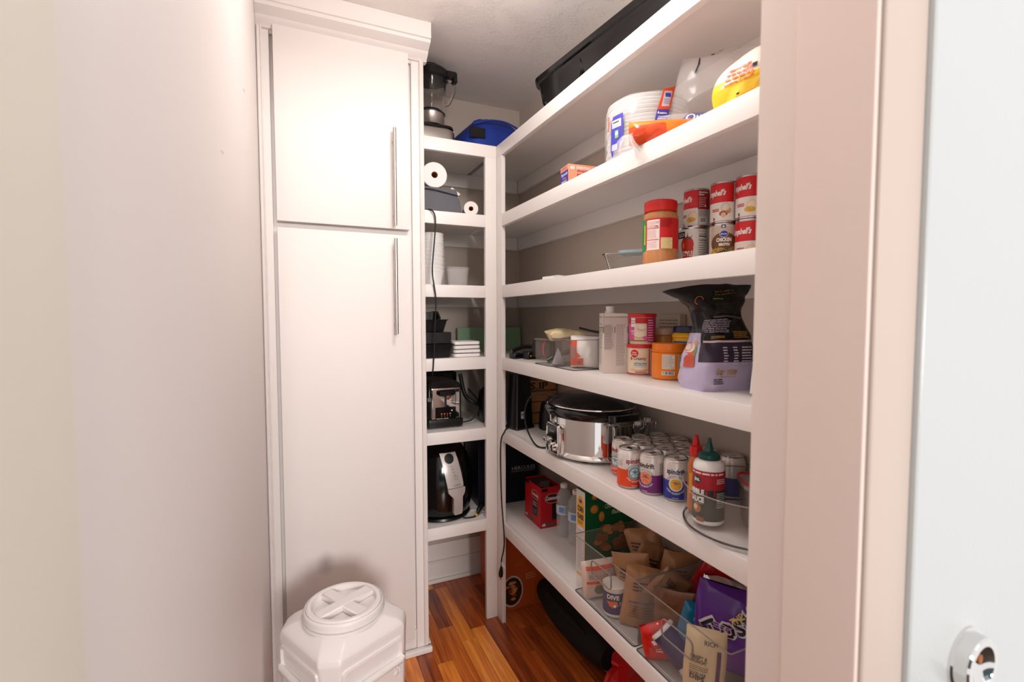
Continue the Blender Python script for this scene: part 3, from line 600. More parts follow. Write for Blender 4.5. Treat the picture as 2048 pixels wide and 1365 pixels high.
cable('bag_strap', [(-.04, -.15, .12), (-.066, -.10, .15), (-.068, .05, .15), (-.05, .12, .13)], .008, 'black_fabric', t)
t = thing('red_tote', 'red faceted plastic container on the floor under the lowest right shelf', 'container', (0.955, 1.235, 0), 0.35); t.scale = (.84, .84, .84)
bm = bmesh.new(); loft(bm, [[(a * math.cos(q) * 1.0, a * math.sin(q) * .55, z) for q in [PI / 8 + i * PI / 4 for i in range(8)]] for z, a in ((0, .09), (.03, .112), (.10, .118), (.125, .095), (.155, .070), (.20, .066), (.215, .074), (.222, .070))]); finish('shell', bm, P((196, 18, 26), .35), t)
bm = bmesh.new(); tube(bm, spline([(-.06, 0, .20), (-.11, 0, .19), (-.135, 0, .12), (-.11, 0, .06)], 6), .010, 8); finish('side_grip', bm, P((180, 14, 22), .35), t, smooth=40)
# ------------------------------------------------------------------ pet food container
t = thing('pet_food_container', 'white plastic pet food container with round screw lid and paw print reliefs', 'container', (0.108, 1.335, 0), math.radians(27))
def octo(a, c, z): return [(a, -a + c, z), (a, a - c, z), (a - c, a, z), (-a + c, a, z), (-a, a - c, z), (-a, -a + c, z), (-a + c, -a, z), (a - c, -a, z)]
bm = bmesh.new(); loft(bm, [octo(a * .85, c * .85, z) for z, a, c in ((0, .132, .03), (.006, .140, .032), (.42, .150, .036), (.452, .154, .042), (.466, .151, .044), (.478, .138, .044), (.487, .120, .045), (.491, .112, .046))]); 
bo = finish('container_body', bm, 'white_plastic', t, smooth=25)
md = bo.modifiers.new('b', 'BEVEL'); md.width = .007; md.segments = 3; md.limit_method = 'ANGLE'; md.angle_limit = .35
lat('neck_ring', [(.098, .486), (.106, .488), (.106, .493), (.098, .495)], 'white_plastic', t, 64)
lid = lat('screw_lid', [(r_ * .905, z_) for r_, z_ in [(.105, .494), (.1125, .495), (.115, .499), (.1135, .504), (.1135, .512), (.111, .516), (.108, .518), (.106, .514), (.1055, .518), (.101, .521), (.092, .521), (.089, .504), (.0, .503)]], 'white_plastic', t, 72)
bm = bmesh.new()
for a, zt in ((0.05, .5205), (0.05 + PI / 2, .5195)):
    b2 = bmesh.new(); box(b2, -.082, -.017, .5025, .082, .017, zt, .003); bmesh.ops.rotate(b2, verts=b2.verts[:], cent=(0, 0, 0), matrix=Matrix.Rotation(a, 3, 'Z')); me = bpy.data.meshes.new('x'); b2.to_mesh(me); b2.free(); bm.from_mesh(me); bpy.data.meshes.remove(me)
finish('grip_cross', bm, 'white_plastic', lid, smooth=40)
# handle recesses (scooped dark pocket with a lip) on the two near faces, and paws on the front
def side_face(fn, nm):
    bm = bmesh.new(); loft(bm, [[fn(p[0], p[1], o) for p in rrect(-a, .374 + e, a, .432 - e, .012)] for o, a, e in ((.0004, .108, -.004), (.006, .106, -.002), (.007, .100, .004), (-.004, .094, .009))], capb=False, capt=False)
    bm.faces.new([bm.verts.new(fn(p[0], p[1], -.004 + .0045)) for p in rrect(-.094, .383, .094, .423, .008)]); finish(nm, bm, 'white_plastic', t, smooth=35)
    bm = bmesh.new(); tube(bm, [Vector(fn(-.104, .377, .004)), Vector(fn(-.095, .373, .008)), Vector(fn(.095, .373, .008)), Vector(fn(.104, .377, .004))], .009, 10); finish('handle_lip', bm, 'white_plastic', t, smooth=50)
ff = lambda x, y, o: (x * .84, -.1268 - o + (.40 - y) * .020, y); fl = lambda x, y, o: (-.1268 - o + (.40 - y) * .020, -x * .84, y)
side_face(ff, 'handle_recess'); side_face(fl, 'handle_recess')
rr_ = random.Random(9)
for i, (px, py, a) in enumerate(((.085, .315, -.6), (.035, .29, .3), (-.018, .238, -.5), (-.055, .205, .2), (.045, .225, -.4), (.078, .245, -.2), (.0, .185, .4), (-.075, .262, .5), (.06, .165, .2), (-.03, .14, -.3), (.02, .11, .1))):
    bm = bmesh.new()
    for dx, dy, r in ((0, 0, .0085), (-.011, .008, .0042), (-.004, .0135, .0045), (.005, .0135, .0045), (.012, .008, .0042)):
        X, Y = px + dx * math.cos(a) - dy * math.sin(a), py + .022 + dx * math.sin(a) + dy * math.cos(a)
        m_ = Matrix.Translation(ff(X, Y, 0)) @ Matrix.Diagonal((r, .0028, r, 1)); bmesh.ops.create_uvsphere(bm, u_segments=10, v_segments=6, radius=1, matrix=m_)
    finish('paw_relief', bm, 'white_plastic', t, smooth=60)

# ------------------------------------------------------------------ right shelving, second shelf
t = thing('flat_case', 'flat black case lying in the far corner of the second shelf', 'case', (0.93, 1.70, Z[2]), 0.1)
bm = bmesh.new(); loft(bm, [[(p[0], p[1], z + .05 * (p[0] + .10)) for p in rrect(-a, -b_, a, b_, .02)] for z, a, b_ in ((0, .09, .11), (.006, .10, .12), (.022, .10, .12), (.028, .09, .11))]); finish('case_body', bm, 'black_plastic', t, smooth=40)
bm = bmesh.new(); tube(bm, [Vector((-.02, -.09, .055)), Vector((.05, -.02, .062))], .018, 16); finish('beige_tube', bm, P((190, 170, 150)), t, smooth=40)
t = thing('foil_box', 'orange and blue foil wrap box lying end on at the left of the second shelf', 'box', (0.795, 1.360, Z[2]), -0.10)
bx('box_body', 0.0, -.030, 0, .235, .030, .066, P((232, 150, 118), .35), t, .001)
p = Print(.02); p.rect(-.029, .008, .029, .050, (52, 56, 150)); p.text('Reynolds', 0, .036, .009, WT, .01, .25, 'c', .046); p.text('Wrap', 0, .024, .008, (230, 120, 110), .02, .2, 'c'); p.text('EVERYDAY', 0, .013, .007, WT, .02, 0, 'c', .040); p.text('EVERYDAY', 0, .055, .006, (120, 50, 90), 0, 0, 'c', .04)
p.build('end_print', t, on_left(0.0, 0.0))
p = Print(.02); p.text('60', .006, .050, .011, WT, .03); p.text('EVERYDAY USE', .028, .052, .008, WT, .02, 0, 'l', .07); p.text('EVERYDAY', .03, .022, .015, (96, 40, 90), 0, 0, 'l', .10); p.lines(.03, .042, .12, .049, 2, (96, 40, 90), 3, .4); p.poly([(.14, 0), (.17, 0), (.20, .066), (.17, .066)], (40, 50, 130)); p.build('side_print', t, on_front(-.030))
# plates pack
t = thing('plate_pack', 'pack of white foam plates in clear film with blue labels, second shelf', 'plates', (0.905, 1.100, Z[2]), facing(.905, 1.1))
for k in range(16):
    o = lat('plate', [(0, .0), (.075, .0), (.102, .008), (.107, .009), (.1075, .0105), (.105, .0105), (.10, .0098), (.074, .002), (0, .002)], 'foam_white', t, 40); o.location = (0.002 * math.sin(k * 2.1), 0.002 * math.cos(k * 1.3), .002 + k * .0100)
bm = bmesh.new(); rg = []
for z, r in ((0, .06), (.002, .100), (.02, .113), (.08, .114), (.14, .113), (.165, .106), (.178, .08), (.186, .03)):
    rg.append([((r + .004 * noise.noise(Vector((math.cos(a) * 3, math.sin(a) * 3, z * 40)))) * math.cos(a), (r + .004 * noise.noise(Vector((math.cos(a) * 3, math.sin(a) * 3, z * 40)))) * math.sin(a), z + .004 * noise.noise(Vector((a * 2, z * 30, 4)))) for a in [2 * PI * i / 44 for i in range(44)]])
loft(bm, rg); finish('clear_wrap', bm, 'clear_film_dense', t, smooth=60)
PB, OR = (70, 66, 168), (222, 76, 32)
p = Print(.006); p.poly([(-.105, .03), (-.098, .012), (-.07, .035), (-.062, .055), (-.062, .120), (-.096, .118), (-.104, .10)], PB); p.rect(-.099, .088, -.068, .108, WT); p.lines(-.096, .098, -.070, .105, 1, K, 5, .6); p.lines(-.097, .089, -.070, .096, 2, K, 2, .35)
p.rect(-.088, .060, -.076, .080, (130, 170, 120)); p.ell(-.082, .072, .005, .005, (235, 235, 215)); p.rect(-.099, .030, -.080, .045, (225, 222, 230)); p.lines(-.098, .031, -.081, .044, 3, PB, 6, .3); p.rect(-.117, .085, -.112, .125, OR)
p.build('label_print', t, on_cyl(.1185))
p = Print(.008); dy, dx = .028, -.004
S = lambda P_: [(a + dx, b + dy) for a, b in P_]
p.poly(S([(.012, .005), (.044, .020), (.062, .085), (.030, .085)]), PB); p.poly(S([(.030, .085), (.062, .085), (.080, .150), (.072, .142), (.046, .136)]), OR); p.poly(S([(.040, .092), (.060, .093), (.070, .132), (.048, .130)]), (206, 196, 200)); p.lines(.042, .126, .060, .140, 3, PB, 3, .3); p.rect(.046, .144, .061, .154, PB)
p.poly(S([(.030, .074), (.035, .074), (.033, .081)]), WT); p.lines(.032, .100, .051, .106, 1, WT, 3, .6)
for i in range(7): p.rect(.020 + i * .0012, .064 + i * .005, .042 + i * .0012, .0655 + i * .005, (205, 200, 235))
p.build('strip_print', t, on_cyl(.1195))
t = thing('clear_bag', 'loose clear plastic bag with black marks behind the orange bag on the second shelf', 'bag', (0.93, 0.865, Z[2]), facing(.93, .865))
fn = pouch_fn(.24, .205, .13, 7, .012, .5, lambda u: 1 - .25 * u * u); pouch('bag_film', fn, M('clear_film'), t, 26, 26)
p = Print(.008); p.poly([(-.064, .145), (-.060, .144), (-.052, .168), (-.055, .186), (-.059, .187), (-.058, .165)], (40, 40, 45)); p.ell(-.020, .190, .005, .003, K); p.ell(.0, .199, .006, .0035, K); p.rect(-.018, .1905, .0, .1915, K); p.ell(.012, .13, .006, .005, (226, 130, 130)); p.build('ink_print', t, on_pouch(fn, .24, .205))
t = thing('bread_bag', 'blue and red printed bread bag lying behind the orange bag', 'bag', (0.915, .945, Z[2]), facing(.90, .935) + .1)
fn = pouch_fn(.17, .095, .07, 3, .005); pouch('bag_film', fn, M('clear_film_dense'), t)
p = Print(.006); p.poly([(-.045, .05), (.045, .05), (.040, .09), (-.01, .088)], (38, 54, 140)); p.poly([(.045, .05), (.07, .05), (.072, .092), (.040, .090)], (200, 36, 40)); p.text('Our', -.018, .066, .020, WT, .02, .2); p.build('bag_print', t, on_pouch(fn, .17, .095))
t = thing('orange_bag', 'orange bag with a clear twisted end draped over the second shelf edge', 'bag', (0.835, 0.925, Z[2]), facing(.835, .925) + .22)
fn = pouch_fn(.20, .058, .075, 12, .005, .4); pouch('bag_body', fn, P((240, 128, 40), .16), t, m2=P((222, 78, 34), .14), split=lambda a, b: a < .42 and b < .75)
bm = bmesh.new(); rg = []
for (x_, y_, z_, r) in ((-.075, -.01, .022, .024), (-.098, -.024, .018, .012), (-.108, -.034, .012, .009), (-.112, -.042, -.004, .016), (-.108, -.046, -.026, .026), (-.100, -.048, -.050, .032)):
    rg.append([(x_ + r * math.cos(a) * (1 + .35 * math.sin(a * 5)), y_ + r * .35 * math.sin(a) - .0, z_ + .5 * r * math.sin(a * 3) * .4) for a in [2 * PI * i / 30 for i in range(30)]])
loft(bm, rg, 0, True, False); finish('twisted_end', bm, 'clear_film_dense', t, smooth=60)
p = Print(.006); p.poly([(-.098, .012), (-.070, .015), (-.066, .030), (-.090, .026)], OR); p.build('end_print', t, on_front(-.036))
t = thing('snack_bag', 'yellow and orange snack bag at the near end of the second shelf', 'bag', (0.868, 0.700, Z[2]), facing(.865, .70) + .1)
fn = pouch_fn(.19, .128, .10, 21, .009, .9, lambda u: max(.12, math.sin(PI * min(1, .30 + .70 * u)) ** .5)); pouch('bag_film', fn, P((242, 196, 44), .15), t, m2=P((238, 226, 214), .2), split=lambda a, b: b > .5 and a < .45)
p = Print(.006); p.poly([(-.07, .02), (-.02, .03), (-.01, .05), (-.06, .045)], (246, 206, 60)); p.poly([(.0, .10), (.06, .105), (.05, .13), (.02, .128)], (236, 110, 30)); p.poly([(-.01, .035), (.02, .045), (.025, .075), (.0, .065)], (44, 40, 92)); p.rect(-.03, .070, -.02, .078, K); p.lines(-.075, .05, -.02, .085, 4, (232, 110, 50), 2, .5); p.lines(.02, .03, .07, .09, 7, (70, 60, 120), 5, .35); p.rect(-.05, .028, -.045, .031, K); p.build('bag_print', t, on_pouch(fn, .19, .128))
# ------------------------------------------------------------------ third shelf
t = thing('glass_dish', 'clear glass baking dish with pale blue rim behind the peanut butter jar', 'dish', (0.905, 1.135, Z[3]), facing(.905, 1.135) - .2)
bm = bmesh.new(); tray(bm, .17, .12, .052, .004, .014, .02, .006); finish('dish_body', bm, 'clear_glass', t, smooth=40)
bm = bmesh.new(); loft(bm, [[(p[0], p[1], z) for p in rrect(-a, -a * .62, a, a * .62, .02)] for z, a in ((.050, .05), (.050, .068), (.058, .070), (.060, .05))]); finish('blue_lid', bm, mat('pale_blue_plastic', (180, 216, 226), .2, alpha=.6), t, smooth=40, loc=(.02, .0, .004))
x, y = .872, 1.000
t = thing('peanut_butter_jar', 'large peanut butter jar with red lid and red nutrition label', 'jar', (x, y, Z[3]), facing(x, y))
lat('jar_body', [(0, .001), (.038, 0), (.0435, .005), (.0445, .012), (.0445, .045), (.0438, .047), (.0438, .124), (.0446, .127), (.043, .136), (.036, .142), (.036, .146)], P((190, 126, 74), .12, coat=.5), t, 56)
lat('screw_cap', [(.036, .141), (.041, .142), (.0415, .146), (.0410, .158), (.0418, .160), (.0405, .168), (.037, .170), (0, .170)], P((214, 34, 32), .3), t, 56)
p = Print(); p.rect(-.068, .040, .068, .122, (206, 30, 30)); p.rect(-.068, .040, -.0405, .122, (36, 140, 70)); p.rect(-.047, .058, -.0435, .108, (225, 215, 60)); p.rect(-.036, .043, -.002, .118, (240, 228, 224)); p.text('Nutrition Facts', -.034, .111, .0045, (200, 50, 50), 0, 0, 'l', .030); p.rect(-.034, .1085, -.004, .1093, (200, 40, 40)); p.text('190', -.005, .098, .006, (190, 40, 40), .02, 0, 'r'); p.lines(-.034, .098, -.014, .107, 3, (214, 90, 80), 4, .35); p.rect(-.034, .096, -.004, .0974, (200, 40, 40)); p.lines(-.034, .072, -.006, .094, 8, (220, 140, 130), 6, .3); p.rect(-.034, .0675, -.004, .069, (200, 40, 40)); p.lines(-.034, .047, -.006, .065, 6, (220, 150, 140), 7, .3); p.rect(-.034, .0665, -.0335, .1, (200, 40, 40))
p.lines(.001, .098, .030, .119, 6, (130, 16, 20), 8, .4); p.rect(.001, .045, .030, .072, (236, 216, 160)); p.lines(.002, .046, .029, .071, 7, (190, 150, 90), 9, .35); p.build('label_print', t, on_cyl(.0441))
CM = (214, 28, 34)
def campbell(pict, left=-.012, facts=True):
    def d(p, r, h):
        p.rect(-PI * r + .001, .0055, PI * r - .001, h * .49, (236, 228, 220)); p.poly([(left - .030, h * .49), (left - .030, h * .42), (left - .022, h * .455), (left - .006, h * .49)], (236, 228, 220))
        p.text("Campbell's", left + .009, h * .66, .0135, (245, 238, 232), .035, .28, 'r', .056)
        if pict == 'noodle':
            p.ell(left + .012, h * .28, .011, .0125, (238, 196, 120)); p.ell(left + .0125, h * .285, .0095, .0105, (246, 226, 196)); p.ell(left + .008, h * .20, .012, .0065, (228, 176, 60)); p.ell(left + .006, h * .205, .006, .004, (212, 150, 40))
            for i in range(4): p.rect(left + i * .004 - .002, h * .14 + i * .002, left + i * .004 - .0005, h * .21 + i * .002, (246, 214, 120))
        else:
            p.ell(left + .010, h * .36, .011, .012, (214, 200, 182)); p.ell(left + .012, h * .355, .0085, .0095, (228, 216, 200)); p.ell(left + .006, h * .22, .0095, .0068, (176, 88, 50)); p.ell(left + .006, h * .185, .0055, .006, (226, 196, 160)); p.ell(left + .017, h * .26, .006, .004, (200, 140, 84)); p.ell(left + .020, h * .29, .003, .006, (214, 166, 110))
        p.lines(left - .022, h * .27, left - .003, h * .35, 2, (200, 50, 50), 3, .6); p.rect(left - .018, .007, left - .015, .014, (60, 60, 70))
        if facts:
            fx = left + .0265; p.rect(fx - .001, .0055, fx + .032, h * .45, (204, 196, 190)); p.rect(fx - .001, h * .45, fx + .032, h - .006, (150, 22, 28)); p.text('Nutrition', fx + .001, h * .86, .0045, (235, 220, 215), .03); p.text('Facts', fx + .001, h * .80, .0045, (235, 220, 215), .03)
            p.lines(fx + .001, h * .50, fx + .022, h * .76, 6, (226, 190, 186), 4, .28); p.lines(fx + .001, h * .26, fx + .026, h * .44, 7, (96, 90, 90), 5, .4); p.bars(fx + .004, h * .10, fx + .020, h * .24, 6, (226, 222, 218))
            p.ell(fx + .017, h * .53, .0022, .0025, (235, 220, 215))
        else:
            fx = left + .030; p.rect(fx - .001, .0055, fx + .02, h - .006, (222, 214, 208)); p.lines(fx, .008, fx + .012, h - .008, 22, (60, 50, 60), 5, .5)
    return d
RC, HC = .0325, .101
g = 'soup cans on the third right shelf'
soup_can('soup_can', 'noodle soup can with its facts panel showing, on top of the tomato can', .986, .992, Z[3] + .1075, facing(.986, .992), RC, HC, campbell('noodle', -.022), CM, g)
soup_can('soup_can', 'mushroom soup can on top of the chicken broth can', .980, .894, Z[3] + HC + .0005, facing(.980, .894), RC, HC, campbell('mushroom', -.008, False), CM, g)
soup_can('soup_can', 'noodle soup can at the top right, beside the door jamb', .990, .826, Z[3] + HC + .0005, facing(.990, .826), RC, HC, campbell('noodle', -.010, False), CM, g)
soup_can('soup_can', 'red and white soup can at the bottom right, beside the door jamb', .990, .826, Z[3], facing(.990, .826), RC, HC, campbell('noodle', -.008, False), CM, g)
def broth(p, r, h):
    for i in range(22): p.rect(-.034 + i * .0032, h * .55, -.0328 + i * .0032, h * .93, (190, 158, 132), 1)
    p.rect(-.006, h * .88, .004, h * .955, (60, 76, 104), 2); p.ell(-.001, h * .915, .0025, .0025, WT, 3)
    p.ell(.000, h * .52, .032, .026, (112, 76, 46), 4); p.ell(-.012, h * .30, .02, .012, (206, 160, 60), 4); p.ell(.024, h * .36, .010, .008, (196, 92, 50), 5); p.ell(.016, h * .33, .008, .006, (120, 130, 60), 5)
    p.ell(0, h * .74, .010, .0085, (232, 230, 236), 6); p.ell(0, h * .74, .009, .0075, (40, 70, 170), 7); p.text('Kroger', 0, h * .72, .0040, WT, .03, .2, 'c', .014, l=8)
    p.text('CHICKEN', 0, h * .56, .0085, (246, 240, 230), .05, 0, 'c', .034, l=8); p.text('BROTH', .001, h * .46, .006, (246, 240, 230), .06, 0, 'c', .024, l=8); p.lines(-.012, h * .40, .014, h * .44, 2, (200, 176, 150), 3, .35)
    p.ell(.001, h * .14, .030, .020, (34, 34, 36), 9, 32); p.ell(.001, h * .13, .027, .0175, (216, 140, 30), 10, 32); p.ell(-.002, h * .16, .004, .002, (110, 100, 40), 11)
soup_can('broth_can', 'chicken broth can with a bowl of golden soup on its label', .980, .894, Z[3], facing(.980, .894), RC + .001, HC, broth, (226, 214, 200), g)
def tomato(p, r, h):
    T = (206, 44, 30)
    p.ell(-.012, h * .58, .0165, .021, T, 1, 28); p.poly([(-.027, h * .5), (.004, h * .5), (-.001, h * .10), (-.020, h * .10)], T, 1)
    p.ell(-.022, h * .56, .003, .008, (236, 120, 100), 2); p.poly([(-.013, h * .72), (-.011, h * .88), (-.009, h * .72)], (60, 96, 60), 3); p.poly([(-.012, h * .71), (.002, h * .80), (-.006, h * .70)], (60, 96, 60), 3); p.poly([(-.012, h * .71), (-.024, h * .76), (-.018, h * .69)], (60, 96, 60), 3)
    p.rect(-.042, h * .74, -.018, h * .90, (40, 36, 36), 4); p.text('LO', -.020, h * .78, .009, WT, .02, 0, 'r', .014, l=5); p.text('ED STYLE', .002, h * .30, .013, (246, 236, 228), .03, 0, 'r', .040, l=6); p.text('IDES', -.004, h * .17, .008, (246, 236, 228), .03, 0, 'r', .018, l=6)
    p.poly([(-.018, h * .40), (-.012, h * .42), (-.010, h * .36), (-.016, h * .37)], (244, 220, 210), 6); p.rect(.015, .004, .045, h - .006, (232, 224, 218), 1); p.text('Nutrition Facts', .017, h * .88, .005, (60, 56, 56), 0, 0, 'l', .030); p.rect(.017, h * .76, .045, h * .785, (50, 50, 52)); p.text('Calories', .017, h * .66, .006, (50, 50, 52), .02); p.rect(.017, h * .61, .045, h * .62, (50, 50, 52)); p.lines(.017, h * .1, .042, h * .58, 9, (90, 86, 84), 4, .28); p.lines(.017, h * .80, .045, h * .85, 2, (60, 56, 56), 4, .4)
soup_can('tomato_can', 'wide white tomato can with a red plum tomato on its label', .975, .995, Z[3], facing(.975, .995), .0375, .107, tomato, (236, 230, 224), g)
t = thing('dark_tin', 'dark tin half hidden between the peanut butter jar and the tomato can', 'tin', (1.0, 1.085, Z[3]), facing(1.0, 1.085))
lat('tin_body', can_body(.036, .112), 'black_plastic', t, 32)
# ------------------------------------------------------------------ fourth shelf
def clear_bin(name, label, x0, x1, y0, y1, z, h, tick=.0025, handle=False):
    t = thing(name, label, 'bin', ((x0 + x1) / 2, (y0 + y1) / 2, z), 0, None)
    bm = bmesh.new(); tray(bm, x1 - x0, y1 - y0, h, tick, .002, .006); finish('bin_wall', bm, 'clear_acrylic', t, smooth=30)
    a, b = (x1 - x0) / 2, (y1 - y0) / 2
    bm = bmesh.new(); ring = rrect(-a - .001, -b - .001, a + .001, b + .001, .006, 4); pts = [Vector((p[0], p[1], h)) for p in ring] + [Vector((ring[0][0], ring[0][1], h))]; tube(bm, pts, .0014, 6); finish('rim', bm, mat('acrylic_edge', (150, 140, 134), .15, alpha=.75), t, smooth=60)
    bm = bmesh.new(); ring = rrect(-a + .001, -b + .001, a - .001, b - .001, .006, 4); pts = [Vector((p[0], p[1], .0018)) for p in ring] + [Vector((ring[0][0], ring[0][1], .0018))]; tube(bm, pts, .0013, 6); finish('base_edge', bm, mat('acrylic_dark_edge', (60, 56, 62), .2, alpha=.85), t, smooth=60)
    if handle:
        bm = bmesh.new(); ring = rrect(-.048, h * .56, .048, h * .80, .012, 5); pts = [Vector((-a - .002, p[0], p[1])) for p in ring] + [Vector((-a - .002, ring[0][0], ring[0][1]))]; tube(bm, pts, .0022, 8); finish('handle_slot', bm, mat('acrylic_edge', (150, 140, 134), .15), t, smooth=60)
    return t
clear_bin('clear_bin', 'small clear bin nearest the corner post, bag of pale food on top', .770, .985, 1.392, 1.520, Z[4], .088)
clear_bin('clear_bin', 'small clear bin beside the white carton, holding a white bag', .772, .985, 1.262, 1.384, Z[4], .094)
def bag(name, label, cat, x, y, z, w, h, d, col, seed, rz=0.0, tilt=(0, 0), crk=.007, rough=.18, group=None, gus=.4, draw=None, m=None, neck=None, nx=18, nz=20):
    t = thing(name, label, cat, (x, y, z), 0, group); t.rotation_euler = (tilt[0], tilt[1], facing(x, y) + rz)
    fn = pouch_fn(w, h, d, seed, crk, gus, neck); pouch('bag_body', fn, m or P(col, rough, bump=.2, bs=30), t, nx, nz)
    if draw: p = Print(.008); draw(p, w, h); p.build('bag_print', t, on_pouch(fn, w, h))
    return t
bag('food_bag', 'clear bag of pale yellow food lying on the left small bin', 'bag', .845, 1.405, Z[4] + .098, .125, .125, .045, (240, 220, 170), 5, .25, (-1.45, .05), crk=.012, m=P((242, 222, 176), .25), draw=None)
bag('film_bag', 'crumpled clear film bag trailing over both small bins', 'bag', .900, 1.285, Z[4] + .106, .12, .17, .022, (240, 220, 170), 15, .1, (-1.62, 0), crk=.010, m=M('clear_film_dense'))
t = thing('utensil_handle', 'black utensil handle lying across the small clear bins', 'utensil', (.93, 1.33, Z[4] + .1265)); cable('handle', [(-.03, .10, .0), (-.02, .03, -.010), (.0, -.05, -.015)], .004, 'black_plastic', t)
bag('white_bag', 'white and orange paper bag folded inside the right small bin', 'bag', .852, 1.318, Z[4] + .004, .098, .100, .085, (240, 234, 228), 8, -.05, crk=.006, rough=.5, draw=lambda p, w, h: (p.rect(-.05, 0.006, -.028, .086, (226, 76, 40)), p.rect(-.03, .006, -.006, .03, (226, 76, 40)), p.ell(-.02, .016, .005, .005, (120, 110, 116)), p.poly([(-.028, .03), (-.014, .038), (-.028, .05)], (226, 76, 40)), p.poly([(-.05, .03), (-.03, .03), (-.03, .07), (-.05, .07)], (168, 110, 100))))
t = thing('cookie_cutter', 'grey triangular funnel in the left small bin', 'utensil', (.82, 1.44, Z[4] + .004), .3)
lat('cone', [(.030, 0), (.002, .055), (.0, .055), (.026, .0)], P((170, 166, 176), .3), t, 4, sharp=20)
t = thing('black_gadget', 'black gadget with an orange tip in the left small bin', 'utensil', (.86, 1.47, Z[4] + .012), .2)
cable('gadget_arm', [(-.05, .03, .0), (-.01, .01, .022), (.03, -.03, .040), (.045, -.045, .060)], .010, 'black_plastic', t); cable('orange_tip', [(.02, -.035, .045), (.005, -.045, .056)], .006, P((220, 70, 30)), t)
t = thing('broth_carton', 'tall white striped drink carton with white screw cap', 'carton', (.870, 1.196, Z[4]), math.radians(-25))
CW, CDp, CH = .036, .038, .176
bx('carton_body', -CW, -CDp, 0, CW, CDp, CH, P((232, 220, 210), .35), t, .0015)
lat('screw_cap', [(.015, CH), (.015, CH + .006), (.012, CH + .007), (.013, CH + .018), (.012, CH + .020), (0, CH + .020)], 'white_plastic', t, 28, c=(-.012, -.010))
bm = bmesh.new(); prism(bm, [(-CDp - .001, CH - .036), (-CDp - .001, CH), (-CDp + .022, CH)], -.0365 - .0006, -.0363, axis='x'); finish('folded_flap', bm, P((240, 230, 222), .35), t)
bm = bmesh.new(); box(bm, -CW - .0006, -CDp - .0006, CH - .0125, CW + .0006, CDp + .0006, CH - .0110); finish('top_fold', bm, P((90, 84, 80)), t)
p = Print(.03)
for i in range(26): p.rect(-CW + .001 + i * .00275, .002, -CW + .0019 + i * .00275, CH - .014, (206, 184, 170), 1)
p.rect(-.034, .068, -.006, .144, (222, 208, 200)); p.rect(.0, .02, .030, .146, (222, 208, 200)); p.lines(-.033, .070, -.007, .142, 20, (130, 108, 100), 2, .35); p.lines(.001, .022, .029, .144, 34, (130, 108, 100), 3, .35)
for xx in (-.036, -.004, .033): p.rect(xx, .118, xx + .002, .137, (60, 128, 50))
p.build('front_print', t, on_front(-CDp))
p = Print(.03); p.text('Nutrition Facts', -.031, .142, .004, (70, 60, 56), .0, 0, 'l', .052); p.rect(-.031, .132, .025, .134, (50, 56, 60)); p.lines(-.031, .118, .02, .130, 4, (110, 96, 90), 4, .35); p.rect(-.031, .072, .02, .0735, (60, 60, 80)); p.lines(-.031, .076, .02, .116, 12, (140, 124, 116), 5, .3); p.lines(-.031, .022, .018, .070, 14, (150, 134, 126), 6, .3); p.rect(-.038, .118, -.033, .137, (60, 128, 50)); p.rect(.030, .118, .036, .137, (60, 128, 50)); p.build('side_print', t, on_left(-CW))
def tub(name, label, x, y, z, r, h, lidc, draw, body=(236, 220, 200), lidh=.011, rz=0):
    t = thing(name, label, 'tub', (x, y, z), facing(x, y) + rz)
    lat('tub_body', [(0, .001), (r - .004, 0), (r - .002, .002), (r, h - lidh), (r - .002, h - lidh + .001)], P(body, .3), t, 48)
    lat('snap_lid', [(r - .002, h - lidh), (r + .0028, h - lidh + .001), (r + .0034, h - .0025), (r + .002, h), (r - .002, h - .001), (r - .005, h - .003), (0, h - .003)], P(lidc, .28), t, 48)
    p = Print(); draw(p, r, h); p.build('label_print', t, on_cyl(r + .0001)); return t
def cream(p, r, h):
    p.rect(-.055, .004, .045, h - .012, (236, 212, 184)); p.rect(.023, .004, .026, h - .012, (206, 36, 30)); p.rect(-.055, .003, .026, .006, (206, 36, 30)); p.ell(-.018, h - .026, .012, .011, (212, 40, 30)); p.text('Betty', -.018, h - .025, .004, WT, .02, .2, 'c'); p.text('Crocker', -.018, h - .031, .004, WT, .02, .2, 'c')
    p.text('& Creamy', -.030, .044, .0095, (90, 46, 32), .01, 0, 'l', .044); p.rect(-.018, .0285, .016, .036, (90, 172, 196)); p.text('Cream Cheese', -.001, .030, .0045, WT, .02, 0, 'c', .032); p.ell(-.005, .016, .026, .005, (224, 190, 156)); p.ell(.0, .020, .018, .003, (244, 226, 204)); p.lines(-.015, .008, .016, .011, 1, (120, 80, 60), 3, .5)
    p.rect(.028, .004, .045, h - .012, (236, 224, 214)); p.lines(.030, .006, .044, h - .014, 14, (50, 40, 44), 5, .5)
